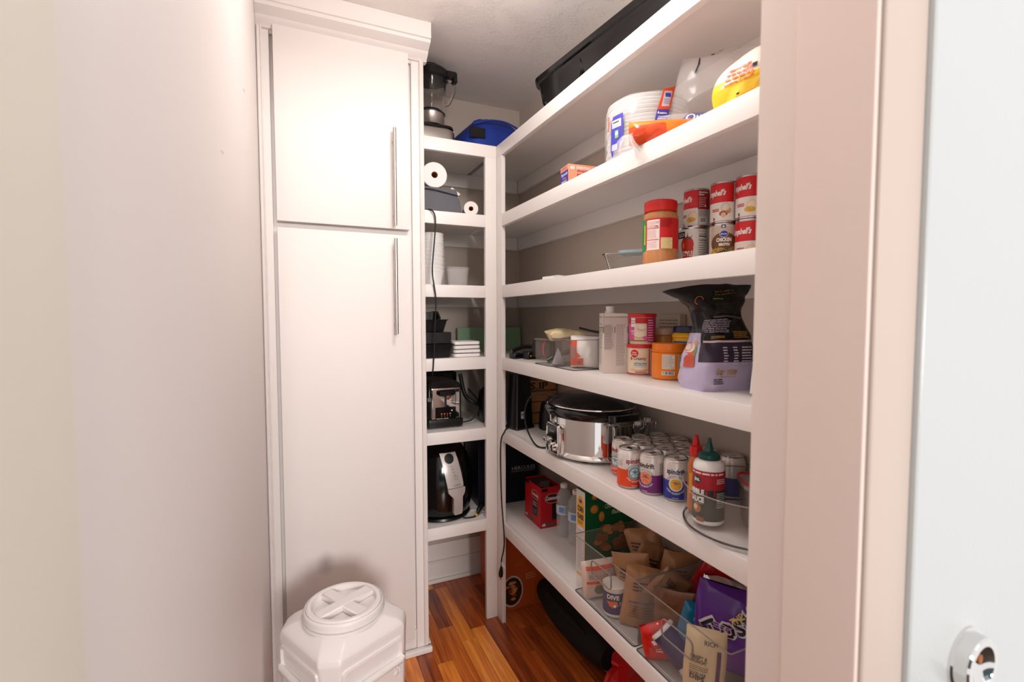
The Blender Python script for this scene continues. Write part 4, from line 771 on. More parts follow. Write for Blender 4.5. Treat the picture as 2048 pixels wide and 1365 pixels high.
def pink(p, r, h):
    p.rect(-.06, .012, .06, h - .012, (222, 84, 150)); p.rect(-.06, h - .030, .06, h - .012, (206, 36, 36)); p.rect(-.022, .012, .012, h - .028, (238, 216, 190)); p.ell(-.002, .045, .012, .007, (222, 190, 158)); p.ell(-.010, .026, .014, .008, (214, 168, 110)); p.ell(-.008, .029, .014, .008, (244, 226, 204)); p.ell(.0, .050, .010, .006, (246, 230, 210))
    p.rect(-.034, h - .038, -.019, h - .013, WT); p.text('Duncan', -.026, h - .022, .004, (190, 60, 60), .02, 0, 'c', .013); p.text('Hines', -.026, h - .029, .004, (190, 60, 60), .02, 0, 'c', .011); p.text('vanilla', -.032, .030, .004, WT, .02); p.text('CREAMY', -.034, .036, .005, WT, .03, 0, 'l', .016)
    p.rect(.014, .008, .045, h - .012, (196, 40, 96)); p.lines(.016, .010, .036, h - .016, 9, (244, 200, 216), 6, .4); p.rect(-.04, .010, .012, .014, (170, 110, 60)); p.ell(.009, .020, .008, .005, (224, 100, 160))
tub('frosting_tub', 'cream coloured frosting tub with red lid at the bottom of its stack', .908, 1.116, Z[4], .0365, .088, (216, 36, 32), cream)
tub('frosting_tub', 'pink frosting tub with red lid stacked on the cream one', .910, 1.114, Z[4] + .0865, .0365, .088, (216, 30, 34), pink)
x, y = .912, 1.006
t = thing('powder_tub', 'bright orange powder tub with ribbed orange lid and barcode', 'tub', (x, y, Z[4]), facing(x, y))
lat('tub_body', [(0, .001), (.038, 0), (.0435, .004), (.0445, .010), (.0445, .070), (.042, .073), (.042, .076)], P((240, 130, 30), .22), t, 56)
lat('ribbed_lid', [(.041, .073), (.0452, .0735), (.0452, .0765), (.0438, .078), (.0438, .092), (.043, .095), (.040, .096), (0, .096)], P((240, 124, 22), .25), t, 56)
p = Print(); p.rect(-.017, .030, .015, .067, (238, 230, 218)); p.lines(-.016, .031, .014, .066, 16, (110, 90, 80), 4, .35); p.rect(-.016, .049, .014, .0505, (240, 160, 60)); p.rect(-.016, .045, .014, .0462, (240, 160, 60)); p.bars(-.017, .014, .015, .0235, 5); p.rect(.023, .028, .055, .067, (226, 206, 190)); p.lines(.024, .029, .05, .066, 18, (90, 60, 50), 8, .4); p.build('label_print', t, on_cyl(.0446))
x, y = 1.0, 1.125
t = thing('tan_jar', 'tan nut butter jar with pale lid behind the frosting tubs', 'jar', (x, y, Z[4]), facing(x, y))
lat('jar_body', [(0, 0), (.034, 0), (.037, .004), (.037, .105), (.033, .112)], P((206, 140, 70), .2), t, 40); lat('screw_cap', [(.033, .112), (.0365, .113), (.0365, .128), (.035, .131), (0, .131)], P((222, 180, 150), .3), t, 40)
p = Print(); p.rect(-.03, .07, .03, .085, (180, 130, 80)); p.lines(-.022, .077, .022, .085, 1, K, 4, .6); p.build('label_print', t, on_cyl(.0372))
x, y = .985, 1.005
t = thing('blue_lid_jar', 'yellow jar with navy blue lid behind the orange powder tub', 'jar', (x, y, Z[4]), facing(x, y))
lat('jar_body', [(0, 0), (.042, 0), (.046, .004), (.046, .108), (.048, .110), (.048, .114), (.042, .122)], P((238, 178, 32), .2), t, 48); lat('screw_cap', [(.042, .122), (.0455, .123), (.0455, .137), (.044, .140), (0, .140)], P((26, 30, 70), .3), t, 48)
p = Print(); p.rect(-.055, .03, .055, .100, (32, 84, 150)); p.lines(.004, .089, .052, .098, 1, WT, 4, .6); p.rect(0.0, .040, .05, .088, (222, 214, 206)); p.lines(.002, .042, .048, .086, 16, (60, 56, 60), 4, .4); p.build('label_print', t, on_cyl(.0462))
t = thing('tall_box', 'thin tan box standing against the wall behind the frosting tubs', 'box', (1.035, 1.14, Z[4]), 0)
bx('box_body', -.012, -.055, 0, .012, .04, .172, P((196, 180, 160), .5), t, .001)
p = Print(.02); p.lines(-.03, .12, .05, .16, 4, (120, 100, 90), 3, .3); p.build('box_print', t, on_left(-.012))
# rice bag: square based lilac and black bag, top flopping open to the left
t = thing('rice_bag', 'tall open lilac and black rice bag reaching the shelf above', 'bag', (.895, .828, Z[4]), math.radians(-10))
def rice(u, a):           # u height 0..1 ; a angle 0..1 round from left-front corner
    w = [(0, .072, .050), (.10, .078, .054), (.30, .078, .052), (.48, .070, .044), (.62, .060, .034), (.74, .056, .026), (.86, .075, .018), (.94, .095, .012), (1.0, .105, .006)]
    for (u0, w0, d0), (u1, w1, d1) in zip(w, w[1:]):
        if u0 <= u <= u1: k = (u - u0) / (u1 - u0); k = k * k * (3 - 2 * k); hw, hd = w0 + (w1 - w0) * k, d0 + (d1 - d0) * k; break
    th = 2 * PI * a; c, s_ = math.cos(th), math.sin(th); e = .34 + .5 * u
    X = hw * math.copysign(abs(c) ** e, c); Y = hd * math.copysign(abs(s_) ** e, s_)
    z = u * .244; q = Vector((X * 16, Y * 16, z * 13)); n_ = noise.noise(q) * .006 + noise.noise(q * 2.7) * .004
    top = max(0, u - .55) / .45; X -= top ** 1.6 * (.034 + .030 * max(0, -c) * .75); z -= top * .016 * max(0, -X * 8) ** 1.5 + top * .03 * max(0, X * 6) ** 2
    z = min(z, .238)
    return Vector((X * (1 + n_ * 4) + n_ * c, Y * (1 + n_ * 4) + n_ * s_ - .02 * top, z + n_ * .6 * u))
bm = bmesh.new(); NU, NA = 34, 56; G = [[bm.verts.new(rice(i / NU, j / NA)) for j in range(NA)] for i in range(NU + 1)]
for i in range(NU):
    for j in range(NA):
        f = bm.faces.new([G[i][j], G[i][(j + 1) % NA], G[i + 1][(j + 1) % NA], G[i + 1][j]]); u = (i + .5) / NU; front = .52 < j / NA < .98
        f.material_index = 0 if u < .26 else (1 if u < .44 and front else (2 if u > .44 or front else 0))
        if u >= .26 and not (.56 < j / NA < .98): f.material_index = 2 if u > .52 else 0
bm.faces.new(G[0][::-1])
finish('bag_body', bm, [mat('lilac_film', (196, 184, 214), .22, bump=.3, bs=25), mat('plum_film', (60, 50, 66), .22, bump=.3, bs=25), mat('black_film', (18, 17, 19), .2, bump=.35, bs=22)], t, smooth=60)
def rice_front(x_, y_, o):
    u = y_ / .244; th = 1.5 * PI + x_ / .078 * .95
    p = rice(u, (th / (2 * PI)) % 1.0); 
    best = None
    lo, hi = 1.02 * PI, 1.98 * PI
    for _ in range(22):
        mid = (lo + hi) / 2; q = rice(u, mid / (2 * PI))
        if q.x < x_: lo = mid
        else: hi = mid
    return (q.x, q.y - .0016 - o * 2, q.z)
p = Print(.007); GD = (190, 140, 50)
p.text('Supreme', -.045, .038, .015, GD, .015, .35, 'l', .055); p.lines(-.03, .031, .01, .035, 1, GD, 3, .35); p.lines(-.052, .016, -.022, .030, 3, (40, 40, 44), 2, .5)
p.rect(-.062, .1085, .06, .113, (214, 190, 196)); 
for xx, n in ((-.025, 7), (.0, 7), (.020, 7)):
    for i in range(n): p.lines(xx, .060 + i * .006, xx + (.012 if xx < .015 else .028), .0632 + i * .006, 1, (222, 206, 216), i + int(xx * 100), .8)
p.lines(-.055, .050, .05, .056, 2, (200, 180, 200), 3, .35); p.lines(-.060, .130, -.005, .160, 8, (190, 176, 196), 5, .35); p.lines(.0, .118, .045, .134, 4, GD, 7, .45); p.lines(-.050, .118, -.02, .124, 2, GD, 8, .45); p.rect(-.045, .163, .030, .1665, (90, 76, 90)); p.lines(-.04, .172, .04, .198, 7, (66, 56, 40), 6, .3)
p.build('front_print', t, rice_front)
p = Print(.007); p.lines(-.035, .214, .03, .226, 2, (96, 70, 34), 2, .4); p.lines(-.04, .205, -.01, .210, 1, (110, 140, 50), 3, .6); p.ring(-.075, .205, .008, .010, (170, 90, 40), 14, 0, 4.5); p.build('top_print', t, rice_front)
def rice_side(x_, y_, o):
    u = y_ / .244; q = rice(u, .5 + .001 + max(-.09, min(.09, x_ * 1.9))); return (q.x - .0016 - o * 2, q.y, q.z)
p = Print(.007); p.poly([(-.01, .05), (.022, .055), (.024, .085), (.004, .090)], (206, 84, 62)); p.ell(.004, .096, .016, .011, (224, 200, 190)); p.ring(-.002, .098, .008, .010, (200, 90, 80), 14); p.poly([(.022, .07), (.030, .09), (.026, .105), (.020, .09)], (110, 150, 60)); p.ell(.022, .108, .006, .004, (232, 160, 60)); p.ring(-.018, .03, .010, .012, (200, 140, 60), 16, 2.0, 6.5); p.ring(-.016, .06, .012, .014, (200, 140, 60), 16, 2.6, 5.2); p.build('side_print', t, rice_side)
def wbag(p, w, h):
    p.rect(-w * .38, h * .88, w * .3, h * .95, (226, 224, 222)); p.lines(-w * .3, h * .89, w * .1, h * .94, 1, (40, 60, 110), 2, .7); p.lines(-w * .2, h * .78, w * .2, h * .82, 1, (50, 80, 140), 2, .7); p.lines(-w * .35, h * .74, w * .2, h * .765, 1, (60, 90, 150), 3, .6); p.ell(-w * .05, h * .68, .008, .006, (170, 90, 60)); p.lines(-w * .38, h * .30, w * .2, h * .6, 14, (80, 110, 170), 5, .3); p.ell(-w * .25, h * .25, .004, .004, (224, 160, 60))
bag('white_pouch', 'white pouch with blue print wedged between the rice bag and the door jamb', 'pouch', .905, .668, Z[4], .12, .195, .045, (232, 232, 232), 31, .1, (-.05, .08), .004, draw=wbag)
# ------------------------------------------------------------------ fifth shelf
t = thing('black_appliance', 'tall black appliance with a small silver label behind the corner post', 'appliance', (.845, 1.80, Z[5]), .25)
bm = bmesh.new(); loft(bm, [[(p[0], p[1], z) for p in rrect(-a, -a * .8, a, a * .8, .008)] for z, a in ((0, .046), (.006, .050), (.016, .044), (.17, .038), (.225, .036))]); finish('body', bm, 'black_plastic', t, smooth=40)
p = Print(.02); p.rect(-.022, .045, -.004, .074, (206, 204, 202)); p.rect(-.019, .058, -.013, .066, (90, 90, 90)); p.rect(-.011, .050, -.007, .070, (120, 120, 120)); p.build('rating_label', t, on_front(-.0345)); absorb(cord_post, t)
t = thing('black_jug', 'squat black jug between the tall appliance and the slow cooker', 'jug', (.955, 1.735, Z[5]), 0)
lat('jug_body', [(0, 0), (.046, 0), (.05, .004), (.047, .06), (.040, .105), (.036, .11), (0, .11)], 'black_plastic', t, 40)
t = thing('wooden_crate', 'small slatted wooden crate with black lettering at the back of the fifth shelf', 'crate', (.962, 1.905, Z[5]), 0)
for i in range(4): bx('slat', -.075, -.072, .004 + i * .047, .075, -.062, .046 + i * .047, P((186, 128, 74), .6, var=.1), t, .0015)
for i in range(4): bx('slat', -.075, -.061, .004 + i * .047, -.065, .06, .046 + i * .047, P((170, 112, 62), .6, var=.1), t, .0015)
for sx in (-.064, .064): bx('corner_post', sx - .006, -.0615, 0, sx + .004, -.05, .192, P((150, 96, 52), .6), t)
p = Print(.02); p.text('S.IP', -.01, .150, .030, (30, 24, 20), .02, 0, 'c', .085); p.build('lettering', t, on_front(-.0722))
# slow cooker
t = cooker = thing('slow_cooker', 'large oval chrome slow cooker with black lid and control knobs', 'slow cooker', (.905, 1.375, Z[5]), 0)
def oval(bm, prof, n=72, mi=0): lathe(bm, [(1, 0)][:0] + prof, n, (0, 0), 1, 1, mi)
def ov(name, prof, m, n=80, par=None):      # prof = (ax, ay, z)
    bm = bmesh.new(); loft(bm, [[(a * math.cos(q), b_ * math.sin(q), z) for q in [2 * PI * i / n for i in range(n)]] for a, b_, z in prof]); return finish(name, bm, m, par or t, smooth=35)
ov('metal_body', [(.118, .145, .008), (.132, .160, .010), (.136, .164, .016), (.133, .161, .022), (.130, .158, .026), (.131, .159, .140), (.131, .159, .147), (.128, .156, .150)], 'chrome')
ov('black_collar', [(.131, .159, .134), (.139, .169, .137), (.145, .178, .148), (.146, .179, .158), (.141, .172, .166), (.130, .160, .170)], 'black_gloss')
ov('glass_lid', [(.130, .160, .168), (.137, .168, .1685), (.138, .169, .172), (.120, .150, .186), (.08, .10, .198), (.0001, .0001, .203)], 'smoke_glass')
ov('chrome_rim', [(.1375, .1685, .1685), (.1395, .1705, .170), (.1385, .1695, .1735), (.1365, .1675, .173)], 'chrome')
for sg in (-1, 1):
    bm = bmesh.new(); loft(bm, [[(x_ * .055, sg * (.165 + y_ * .045), z) for x_, y_ in rrect(-1, 0, 1, 1, .45, 5)] for z in (.146, .150, .160, .164)]); finish('side_handle', bm, 'black_gloss', t, smooth=40)
    for fx in (-.07, .07): lat('foot', [(.014, 0), (.014, .009), (0, .009)], 'black_rubber', t, 16, c=(fx, sg * .09))
bm = bmesh.new(); loft(bm, [[(-x_, y_, z_) for y_, z_ in rrect(-.046 + e, .012 + e, .046 - e, .112 - e, .012)] for x_, e in ((.120, 0), (.138, 0), (.142, .003), (.143, .008))]); cp = finish('control_panel', bm, 'chrome', t, smooth=40)
bm = bmesh.new(); box(bm, -.1440, -.030, .062, -.1425, .030, .104, .0005); finish('black_inset', bm, 'black_gloss', cp)
for yy, zz, r in ((-.022, .038, .011), (.006, .036, .011), (.028, .056, .008)):
    bm = bmesh.new(); lathe(bm, [(r + .002, 0), (r + .002, .002), (r, .003), (r * .92, .014), (0, .015)], 24); finish('knob', bm, 'chrome', cp, smooth=35, loc=(-.1425, yy, zz), rot=(0, -PI / 2, 0))
p = Print(.02); p.text('Crock', 0, .085, .008, (180, 176, 172), .01, 0, 'c'); p.build('panel_lettering', cp, on_left(-.1441))
bm = bmesh.new(); loft(bm, [[(-.095 + i * .012 - .0, -.10 + .022 * i * 0 + y_, .1765 + h_ + .006 * math.sin(i * .9)) for y_, h_ in ((-.024, 0), (.024, 0), (.024, .001), (-.024, .001))] for i in range(6)]); finish('care_label', bm, P((220, 214, 208), .5), t, loc=(0.01, .02, .008), rot=(0, -.12, 0))
bm = bmesh.new(); box(bm, -.092, -.055, .182, -.082, -.005, .1835); finish('label_band', bm, P((196, 70, 40)), t, loc=(-.006, 0.0, .0))
t = thing('cooker_cord', 'black cord looping from the slow cooker lid down to the shelf', 'cord', (.76, 1.47, Z[5]))
cable('cable', [(.05, -.08, .190), (.02, -.02, .194), (.0, .05, .180), (-.008, .085, .13), (-.006, .085, .07), (.005, .055, .02), (.012, .02, .005), (.03, .0, .005)], .0032, 'black_rubber', t); absorb(t, cooker)
for k, (x, y) in enumerate(((.955, 1.185), (1.008, 1.205))):
    t = thing('clip_top_bottle', ('clear clip top glass bottle between the slow cooker and the drink cans', 'clip top glass bottle against the wall behind the first one')[k], 'bottle', (x, y, Z[5]), .4 * k)
    lat('glass_body', [(0, .002), (.021, 0), (.024, .003), (.024, .070), (.018, .085), (.011, .100), (.011, .128), (.008, .128), (.008, .098), (.015, .084), (.0215, .069), (.0215, .006), (0, .005)], 'clear_glass', t, 32)
    lat('stopper', [(0, .120), (.008, .126), (.0125, .130), (.011, .140), (0, .143)], 'white_plastic', t, 20)
    cable('wire_bail', [(-.012, 0, .112), (-.020, -.006, .122), (-.014, -.004, .140), (0, 0, .146), (.014, -.004, .140), (.020, -.006, .122), (.012, 0, .112)], .0013, 'chrome', t)
t = thing('wire_handle', 'metal wire handle of a rack behind the drink cans', 'rack', (.975, 1.21, Z[5]))
cable('wire', [(-.10, -.02, .002), (-.10, -.02, .11), (-.09, -.02, .125), (.05, -.02, .13), (.055, -.02, .12), (.055, -.02, .002)], .0022, 'chrome', t)
# drink cans
SR, SH = .032, .108
def spindrift(c1, fruit, tc):
    def d(p, r, h):
        p.rect(-PI * r + .0005, .008, PI * r - .0005, h * .50, c1); p.text('spindrift', 0, h * .66, .0125, tc, .03, 0, 'c', .046)
        p.ring(0, h * .42, .0165, .0172, WT); p.ell(0, h * .42, .0160, .0160, fruit[0], n=28); p.ell(0, h * .42, .0135, .0135, fruit[1], n=28)
        for i in range(6): a = i * PI / 3; p.poly([(.002 * math.cos(a), h * .42 + .002 * math.sin(a)), (.0115 * math.cos(a - .35), h * .42 + .0115 * math.sin(a - .35)), (.0115 * math.cos(a + .35), h * .42 + .0115 * math.sin(a + .35))], fruit[2])
        for a in (.3, 1.2, 2.0): p.poly([(0, h * .42), (.010 * math.cos(a), h * .42 + .010 * math.sin(a)), (.006 * math.cos(a + .5), h * .42 + .006 * math.sin(a + .5))], (60, 110, 96))
        p.text('SPARKLING WATER', 0, h * .42, .0042, (130, 124, 124), .01, 0, 'c', .046, arc=.0195, l=30); p.text('& REAL SQUEEZED FRUIT', 0, h * .42, .0042, WT, .01, 0, 'c', .050, arc=-.0235, l=30)
        p.lines(-.010, h * .92, .026, h * .94, 1, (220, 120, 90), 3, .5); p.lines(-.046, h * .58, -.030, h * .74, 6, (190, 110, 100), 4, .3); p.lines(-.008, h * .10, .008, h * .12, 1, (220, 214, 230), 4, .6)
        p.lines(.036, h * .12, .052, h * .8, 14, (90, 84, 90), 6, .35)
    return d
KINDS = [((226, 72, 24), ((96, 150, 160), (150, 190, 196), (226, 236, 232)), (150, 40, 36)), ((116, 34, 110), ((226, 130, 60), (238, 150, 110), (232, 96, 80)), (60, 30, 40)), ((44, 52, 140), ((236, 226, 214), (236, 160, 40), (240, 178, 60)), (20, 40, 90))]
PROTO = []
def drink_can(kind, label, x, y, rz):
    if PROTO[kind:kind + 1] and PROTO[kind]: return copy_thing(PROTO[kind], (x, y, Z[5]), facing(x, y) + rz, label)
    t = thing('drink_can', label, 'can', (x, y, Z[5]), facing(x, y) + rz, 'sparkling water cans on the fifth shelf')
    lat('can_body', [(0, .004), (.019, .004), (.022, .0), (.0245, .001), (.0295, .007), (SR, .011), (SR, .091), (.0295, .099), (.0265, .1035), (.0265, .1045)], P((232, 224, 218), .22, metal=.25), t, 48)
    lat('rim', [(.0262, .1035), (.0275, .1045), (.0278, .107), (.0270, .108), (.0255, .1072), (.0235, .1035), (.0, .1038)], 'can_metal', t, 48)
    bm = bmesh.new(); prism(bm, rrect(-.006, -.011, .006, .011, .0055, 4), .1040, .1050, axis='z'); finish('pull_tab', bm, 'can_metal', t, smooth=30)
    p = Print(); spindrift(*KINDS[kind])(p, SR, SH); p.build('label_print', t, on_cyl(SR)); 
    while len(PROTO) <= kind: PROTO.append(None)
    PROTO[kind] = t; return t
cans = [(0, .822, 1.052, .45, 'orange drink can at the left end of the front row'), (1, .847, .990, -.55, 'purple and pink drink can in the middle of the front row'), (2, .873, .929, -.05, 'dark blue drink can at the right end of the front row'),
    (0, .866, 1.138, -.75, 'orange drink can standing apart, touching the slow cooker'), (0, .887, 1.076, 2.2, 'drink can behind the front orange can'), (2, .910, 1.014, 2.6, 'drink can behind the purple can'), (1, .934, .952, 2.0, 'drink can directly behind the dark blue front can'),
    (1, .930, 1.136, 1.8, 'third row drink can, second from the clip top bottles'), (0, .950, 1.075, 2.5, 'third row drink can in the middle of the pack'), (2, .973, 1.012, 2.9, 'third row drink can behind the pair of squeeze bottles'), (2, .997, .950, 1.9, 'third row drink can nearest the door jamb'),
    (0, .994, 1.135, 2.2, 'drink can against the wall near the clip top bottles'), (1, 1.015, 1.074, 2.4, 'drink can against the wall in the middle of the back row'), (2, 1.0165, .886, 2.1, 'drink can against the wall beside the turntable')]
for k, x, y, rz, lb in cans: drink_can(k, lb, x, y, rz)
# turntable
t = thing('turntable_bin', 'round clear turntable bin holding sauce bottles at the near end of the fifth shelf', 'turntable', (.899, .732, Z[5]))
lat('base_disc', [(.0, .003), (.10, .003), (.125, .0), (.135, .002), (.138, .007), (.133, .010), (0, .010)], 'clear_acrylic', t, 96)
lat('dark_groove', [(.1355, .0085), (.1395, .0085), (.1395, .0115), (.1355, .0115)], mat('acrylic_dark_edge', (60, 56, 62), .2, alpha=.85), t, 96, caps=False)
lat('clear_wall', [(.133, .010), (.1370, .012), (.1395, .090), (.1410, .091), (.1410, .094), (.1385, .094), (.1380, .091), (.1355, .014)], 'clear_acrylic', t, 96, caps=False)
lat('rim', [(.1392, .0915), (.1415, .0925), (.1400, .0945), (.1380, .0935)], mat('acrylic_edge', (150, 140, 134), .15, alpha=.75), t, 96, caps=False)
p = Print(); p.bars(.012, .012, .046, .040, 8, (200, 196, 188), (60, 56, 54)); p.rect(.012, .045, .040, .055, (36, 32, 30)); p.lines(.014, .0465, .036, .054, 2, (220, 214, 208), 3, .45); p.build('price_sticker', t, on_cyl(.1412, facing(.899, .732) - .10))
x, y = .824, .779
t = thing('sauce_bottle', 'white sauce squeeze bottle with dark green pointed cap and red and green label', 'bottle', (x, y, Z[5] + .0105), facing(x, y))
lat('bottle_body', [(0, .001), (.030, 0), (.033, .004), (.033, .118), (.0325, .126), (.029, .134), (.022, .139), (.018, .140)], P((238, 234, 230), .25), t, 48)
lat('pointed_cap', [(.018, .138), (.0225, .139), (.0235, .143), (.0225, .150), (.018, .154), (.011, .156), (.0085, .160), (.0045, .176), (.0035, .184), (0, .185)], P((20, 70, 66), .25), t, 40)
p = Print(); p.rect(-.07, .01, .07, .115, (34, 50, 46)); p.rect(-.07, .078, .07, .118, (170, 30, 46)); p.lines(-.06, .110, .04, .115, 1, (236, 216, 212), 3, .7); p.ell(-.026, .098, .011, .0085, (30, 66, 58)); p.text('jinx.', -.026, .095, .008, WT, .03, 0, 'c', .015)
p.text('NIBBLE', -.0085, .066, .0115, (240, 234, 228), .06, 0, 'r', .040); p.text('SAUCE', -.0085, .050, .0115, (240, 234, 228), .06, 0, 'r', .034); p.lines(-.034, .0455, -.010, .048, 1, (200, 196, 190), 3, .5)
for xx in (-.004, .012): p.ell(xx, .070, .0022, .006, (170, 30, 46)); p.rect(xx - .0012, .072, xx + .0012, .082, (170, 30, 46))
p.lines(.016, .040, .040, .074, 8, (206, 204, 200), 5, .4); p.lines(.016, .092, .040, .104, 3, (236, 216, 212), 6, .4); p.ell(-.024, .036, .010, .010, (176, 110, 56)); p.ell(-.027, .038, .005, .006, (226, 196, 150)); p.rect(-.024, .008, -.008, .018, (150, 90, 50)); p.build('label_print', t, on_cyl(.0331))
x, y = .845, .838
t = thing('hot_sauce_bottle', 'amber sauce bottle with a red ridged cap behind the white squeeze bottle', 'bottle', (x, y, Z[5] + .0105), facing(x, y) + .05)
lat('bottle_body', [(0, .001), (.015, 0), (.0178, .003), (.0178, .105), (.0165, .115), (.012, .126), (.0105, .128), (.0105, .134)], mat('amber_sauce', (196, 104, 30), .08, coat=.4), t, 36)
lat('ridged_cap', [(.0105, .128), (.0145, .1285), (.0148, .134), (.0135, .142), (.0145, .1425), (.0135, .150), (.0085, .153), (.0070, .160), (.0072, .163), (.0052, .168), (.0048, .175), (0, .176)], P((208, 24, 28), .28), t, 32)
p = Print(); p.poly([(-.016, .042), (.016, .040), (.018, .086), (.0, .094), (-.016, .088)], (236, 170, 40)); p.text('LA', -.008, .066, .010, (150, 60, 30), .04, 0, 'l', .012); p.text('CO', .004, .058, .006, (150, 60, 30), .04); p.rect(-.012, .046, .008, .052, (150, 90, 40)); p.build('label_print', t, on_cyl(.0179))
t = thing('food_container', 'rectangular clear food container with a red seal inside the turntable', 'container', (.935, .705, Z[5] + .0105), facing(.93, .71) + .3)
bm = bmesh.new(); tray(bm, .13, .09, .082, .002, .006, .016); finish('container_wall', bm, mat('cloudy_plastic', (150, 136, 126), .15, alpha=.55), t, smooth=40)
bm = bmesh.new(); loft(bm, [[(p_[0], p_[1], z) for p_ in rrect(-a, -a * .69, a, a * .69, .016)] for z, a in ((.0825, .066), (.085, .068), (.094, .068), (.096, .060))]); finish('clear_cover', bm, mat('cloudy_lid', (176, 166, 160), .12, alpha=.6), t, smooth=40)
bm = bmesh.new(); ring = rrect(-.0655, -.0455, .0655, .0455, .016, 5); tube(bm, [Vector((q[0], q[1], .0965)) for q in ring + ring[:1]], .0022, 8); finish('red_seal', bm, P((214, 30, 30), .3), t, smooth=60)
# ------------------------------------------------------------------ sixth (lowest) shelf
t = thing('coffee_pod_box', 'red coffee pod box torn open at the top on the lowest shelf', 'box', (.880, 1.678, Z[6]), -.02)
bm = bmesh.new(); box(bm, 0, 0, 0, .088, .150, .165, .001); bm.faces.ensure_lookup_table(); bmesh.ops.delete(bm, geom=[f for f in bm.faces if f.normal.z > .9 and f.calc_area() > .005], context='FACES'); finish('box_body', bm, [P((190, 22, 34), .35)], t)
bm = bmesh.new(); loft(bm, [[(-.001, .02, .163), (.040, .004, .163), (.042, .006, .163), (.001, .022, .163)], [(.008, .022, .185), (.040, .010, .190), (.042, .012, .190), (.010, .024, .185)]]); box(bm, .01, .05, .16, .080, .14, .1615); finish('torn_flap', bm, P((60, 36, 26), .7), t)
p = Print(.02); p.rect(-.148, .0, -.002, .165, (190, 22, 34)); p.ell(-.052, .122, .034, .019, (236, 190, 180)); p.ell(-.052, .122, .0325, .0175, (160, 16, 30)); p.text('Community', -.052, .117, .013, WT, .03, .15, 'c', .056); p.rect(-.074, .038, -.030, .102, (28, 44, 44)); p.lines(-.070, .075, -.034, .096, 2, (180, 186, 180), 3, .5); p.lines(-.066, .044, -.038, .062, 2, (120, 130, 120), 4, .4); p.text('48', -.140, .010, .012, WT, .03); p.rect(-.110, .010, -.06, .020, (60, 100, 70)); p.rect(-.146, .150, -.11, .165, (24, 24, 26)); p.build('side_print', t, on_left(0.0))
p = Print(.02); p.ell(.052, .118, .034, .020, (236, 190, 180)); p.ell(.052, .118, .0325, .0185, (90, 12, 24)); p.text('Community', .022, .112, .016, WT, .03, .15, 'l', .062); p.rect(.004, .148, .030, .160, (24, 24, 26)); p.text('48', .004, .008, .012, WT, .03); p.rect(.022, .009, .060, .018, (70, 110, 80)); p.rect(.050, .03, .086, .096, (30, 30, 30)); p.build('front_print', t, on_front(0.0))
for k, (x, y, lb) in enumerate(((.940, 1.600, 'clear water bottle beside the red coffee box'), (.945, 1.520, 'clear water bottle in front of its twin, next to the cereal box'), (1.008, 1.44, 'clear water bottle half hidden behind the green cereal box'))):
    t = thing('water_bottle', lb, 'bottle', (x, y, Z[6]), facing(x, y), 'water bottles on the lowest shelf')
    pr = [(0, .004), (.020, 0), (.027, .003), (.029, .012)]
    for i in range(8): pr += [(.029, .018 + i * .016), (.0272, .026 + i * .016)]
    pr += [(.029, .150), (.027, .160), (.018, .176), (.011, .184), (.011, .190)]
    lat('bottle_body', pr, mat('clear_pet', (225, 222, 222), .06, alpha=.32), t, 36); lat('bottle_cap', [(.011, .186), (.014, .187), (.0138, .200), (.012, .202), (0, .202)], 'white_plastic', t, 24)
    p = Print(); p.rect(-.05, .088, .05, .124, (204, 210, 220)); p.rect(-.02, .096, .0, .118, (120, 150, 200)); p.lines(.002, .092, .022, .12, 5, (90, 96, 110), 4, .4); p.build('label_print', t, on_cyl(.0295))
t = thing('cereal_box', 'green corn flakes box with a yellow side panel behind the snack bins', 'box', (.836, 1.290, Z[6]), -.02)
bx('box_body', 0, 0, 0, .19, .054, .285, P((22, 92, 54), .35), t, .001)
p = Print(.02); p.rect(-.0535, .002, -.0005, .283, (232, 224, 212)); p.poly([(-.046, .0)] + [(-.027 + .022 * math.cos(a), .235 + .030 * math.sin(a)) for a in [PI - i * PI / 12 for i in range(13)]] + [(-.005, .0)], (242, 176, 40)); p.rect(-.044, .01, -.008, .165, (232, 232, 234)); p.lines(-.042, .02, -.010, .155, 24, (100, 120, 160), 3, .35); p.ell(-.027, .248, .009, .006, (40, 80, 170)); p.text('CORN', -.027, .214, .018, (30, 44, 60), .04, 0, 'c', .036); p.text('FLAKES', -.027, .190, .016, (30, 44, 60), .04, 0, 'c', .038); p.lines(-.044, .172, -.012, .184, 2, (90, 70, 30), 4, .4)
p.build('side_print', t, on_left(0.0))
p = Print(.02); p.text('CRUNCHY', .075, .222, .014, (196, 206, 176), .02, 0, 'l', .065); p.text('flakes', .100, .200, .014, (196, 206, 176), .02, .2, 'l', .05)
for (xx, yy, a, b_) in ((.035, .265, .010, .009), (.034, .226, .015, .014), (.062, .198, .011, .017), (.135, .16, .014, .012)): p.ell(xx, yy, a, b_, (196, 122, 50)); p.ell(xx - .002, yy + .002, a * .6, b_ * .6, (214, 146, 70))
rr_ = random.Random(3)
for i in range(26): xx, yy = .045 + rr_.random() * .12, .085 + rr_.random() * .075; p.ell(xx, yy, .012 + rr_.random() * .008, .010 + rr_.random() * .008, rr_.choice([(160, 92, 36), (186, 112, 48), (140, 78, 30), (200, 130, 62)]), n=9)
p.build('front_print', t, on_front(0.0))
clear_bin('snack_bin', 'tall clear bin of brown snack pouches, the far one on the lowest shelf', .774, 1.030, .966, 1.252, Z[6], .178, .003, True)
clear_bin('snack_bin', 'tall clear bin of snack bags nearest the door jamb on the lowest shelf', .774, 1.030, .668, .958, Z[6], .178, .003, True)
KR = dict(crk=.010, m=M('kraft'))
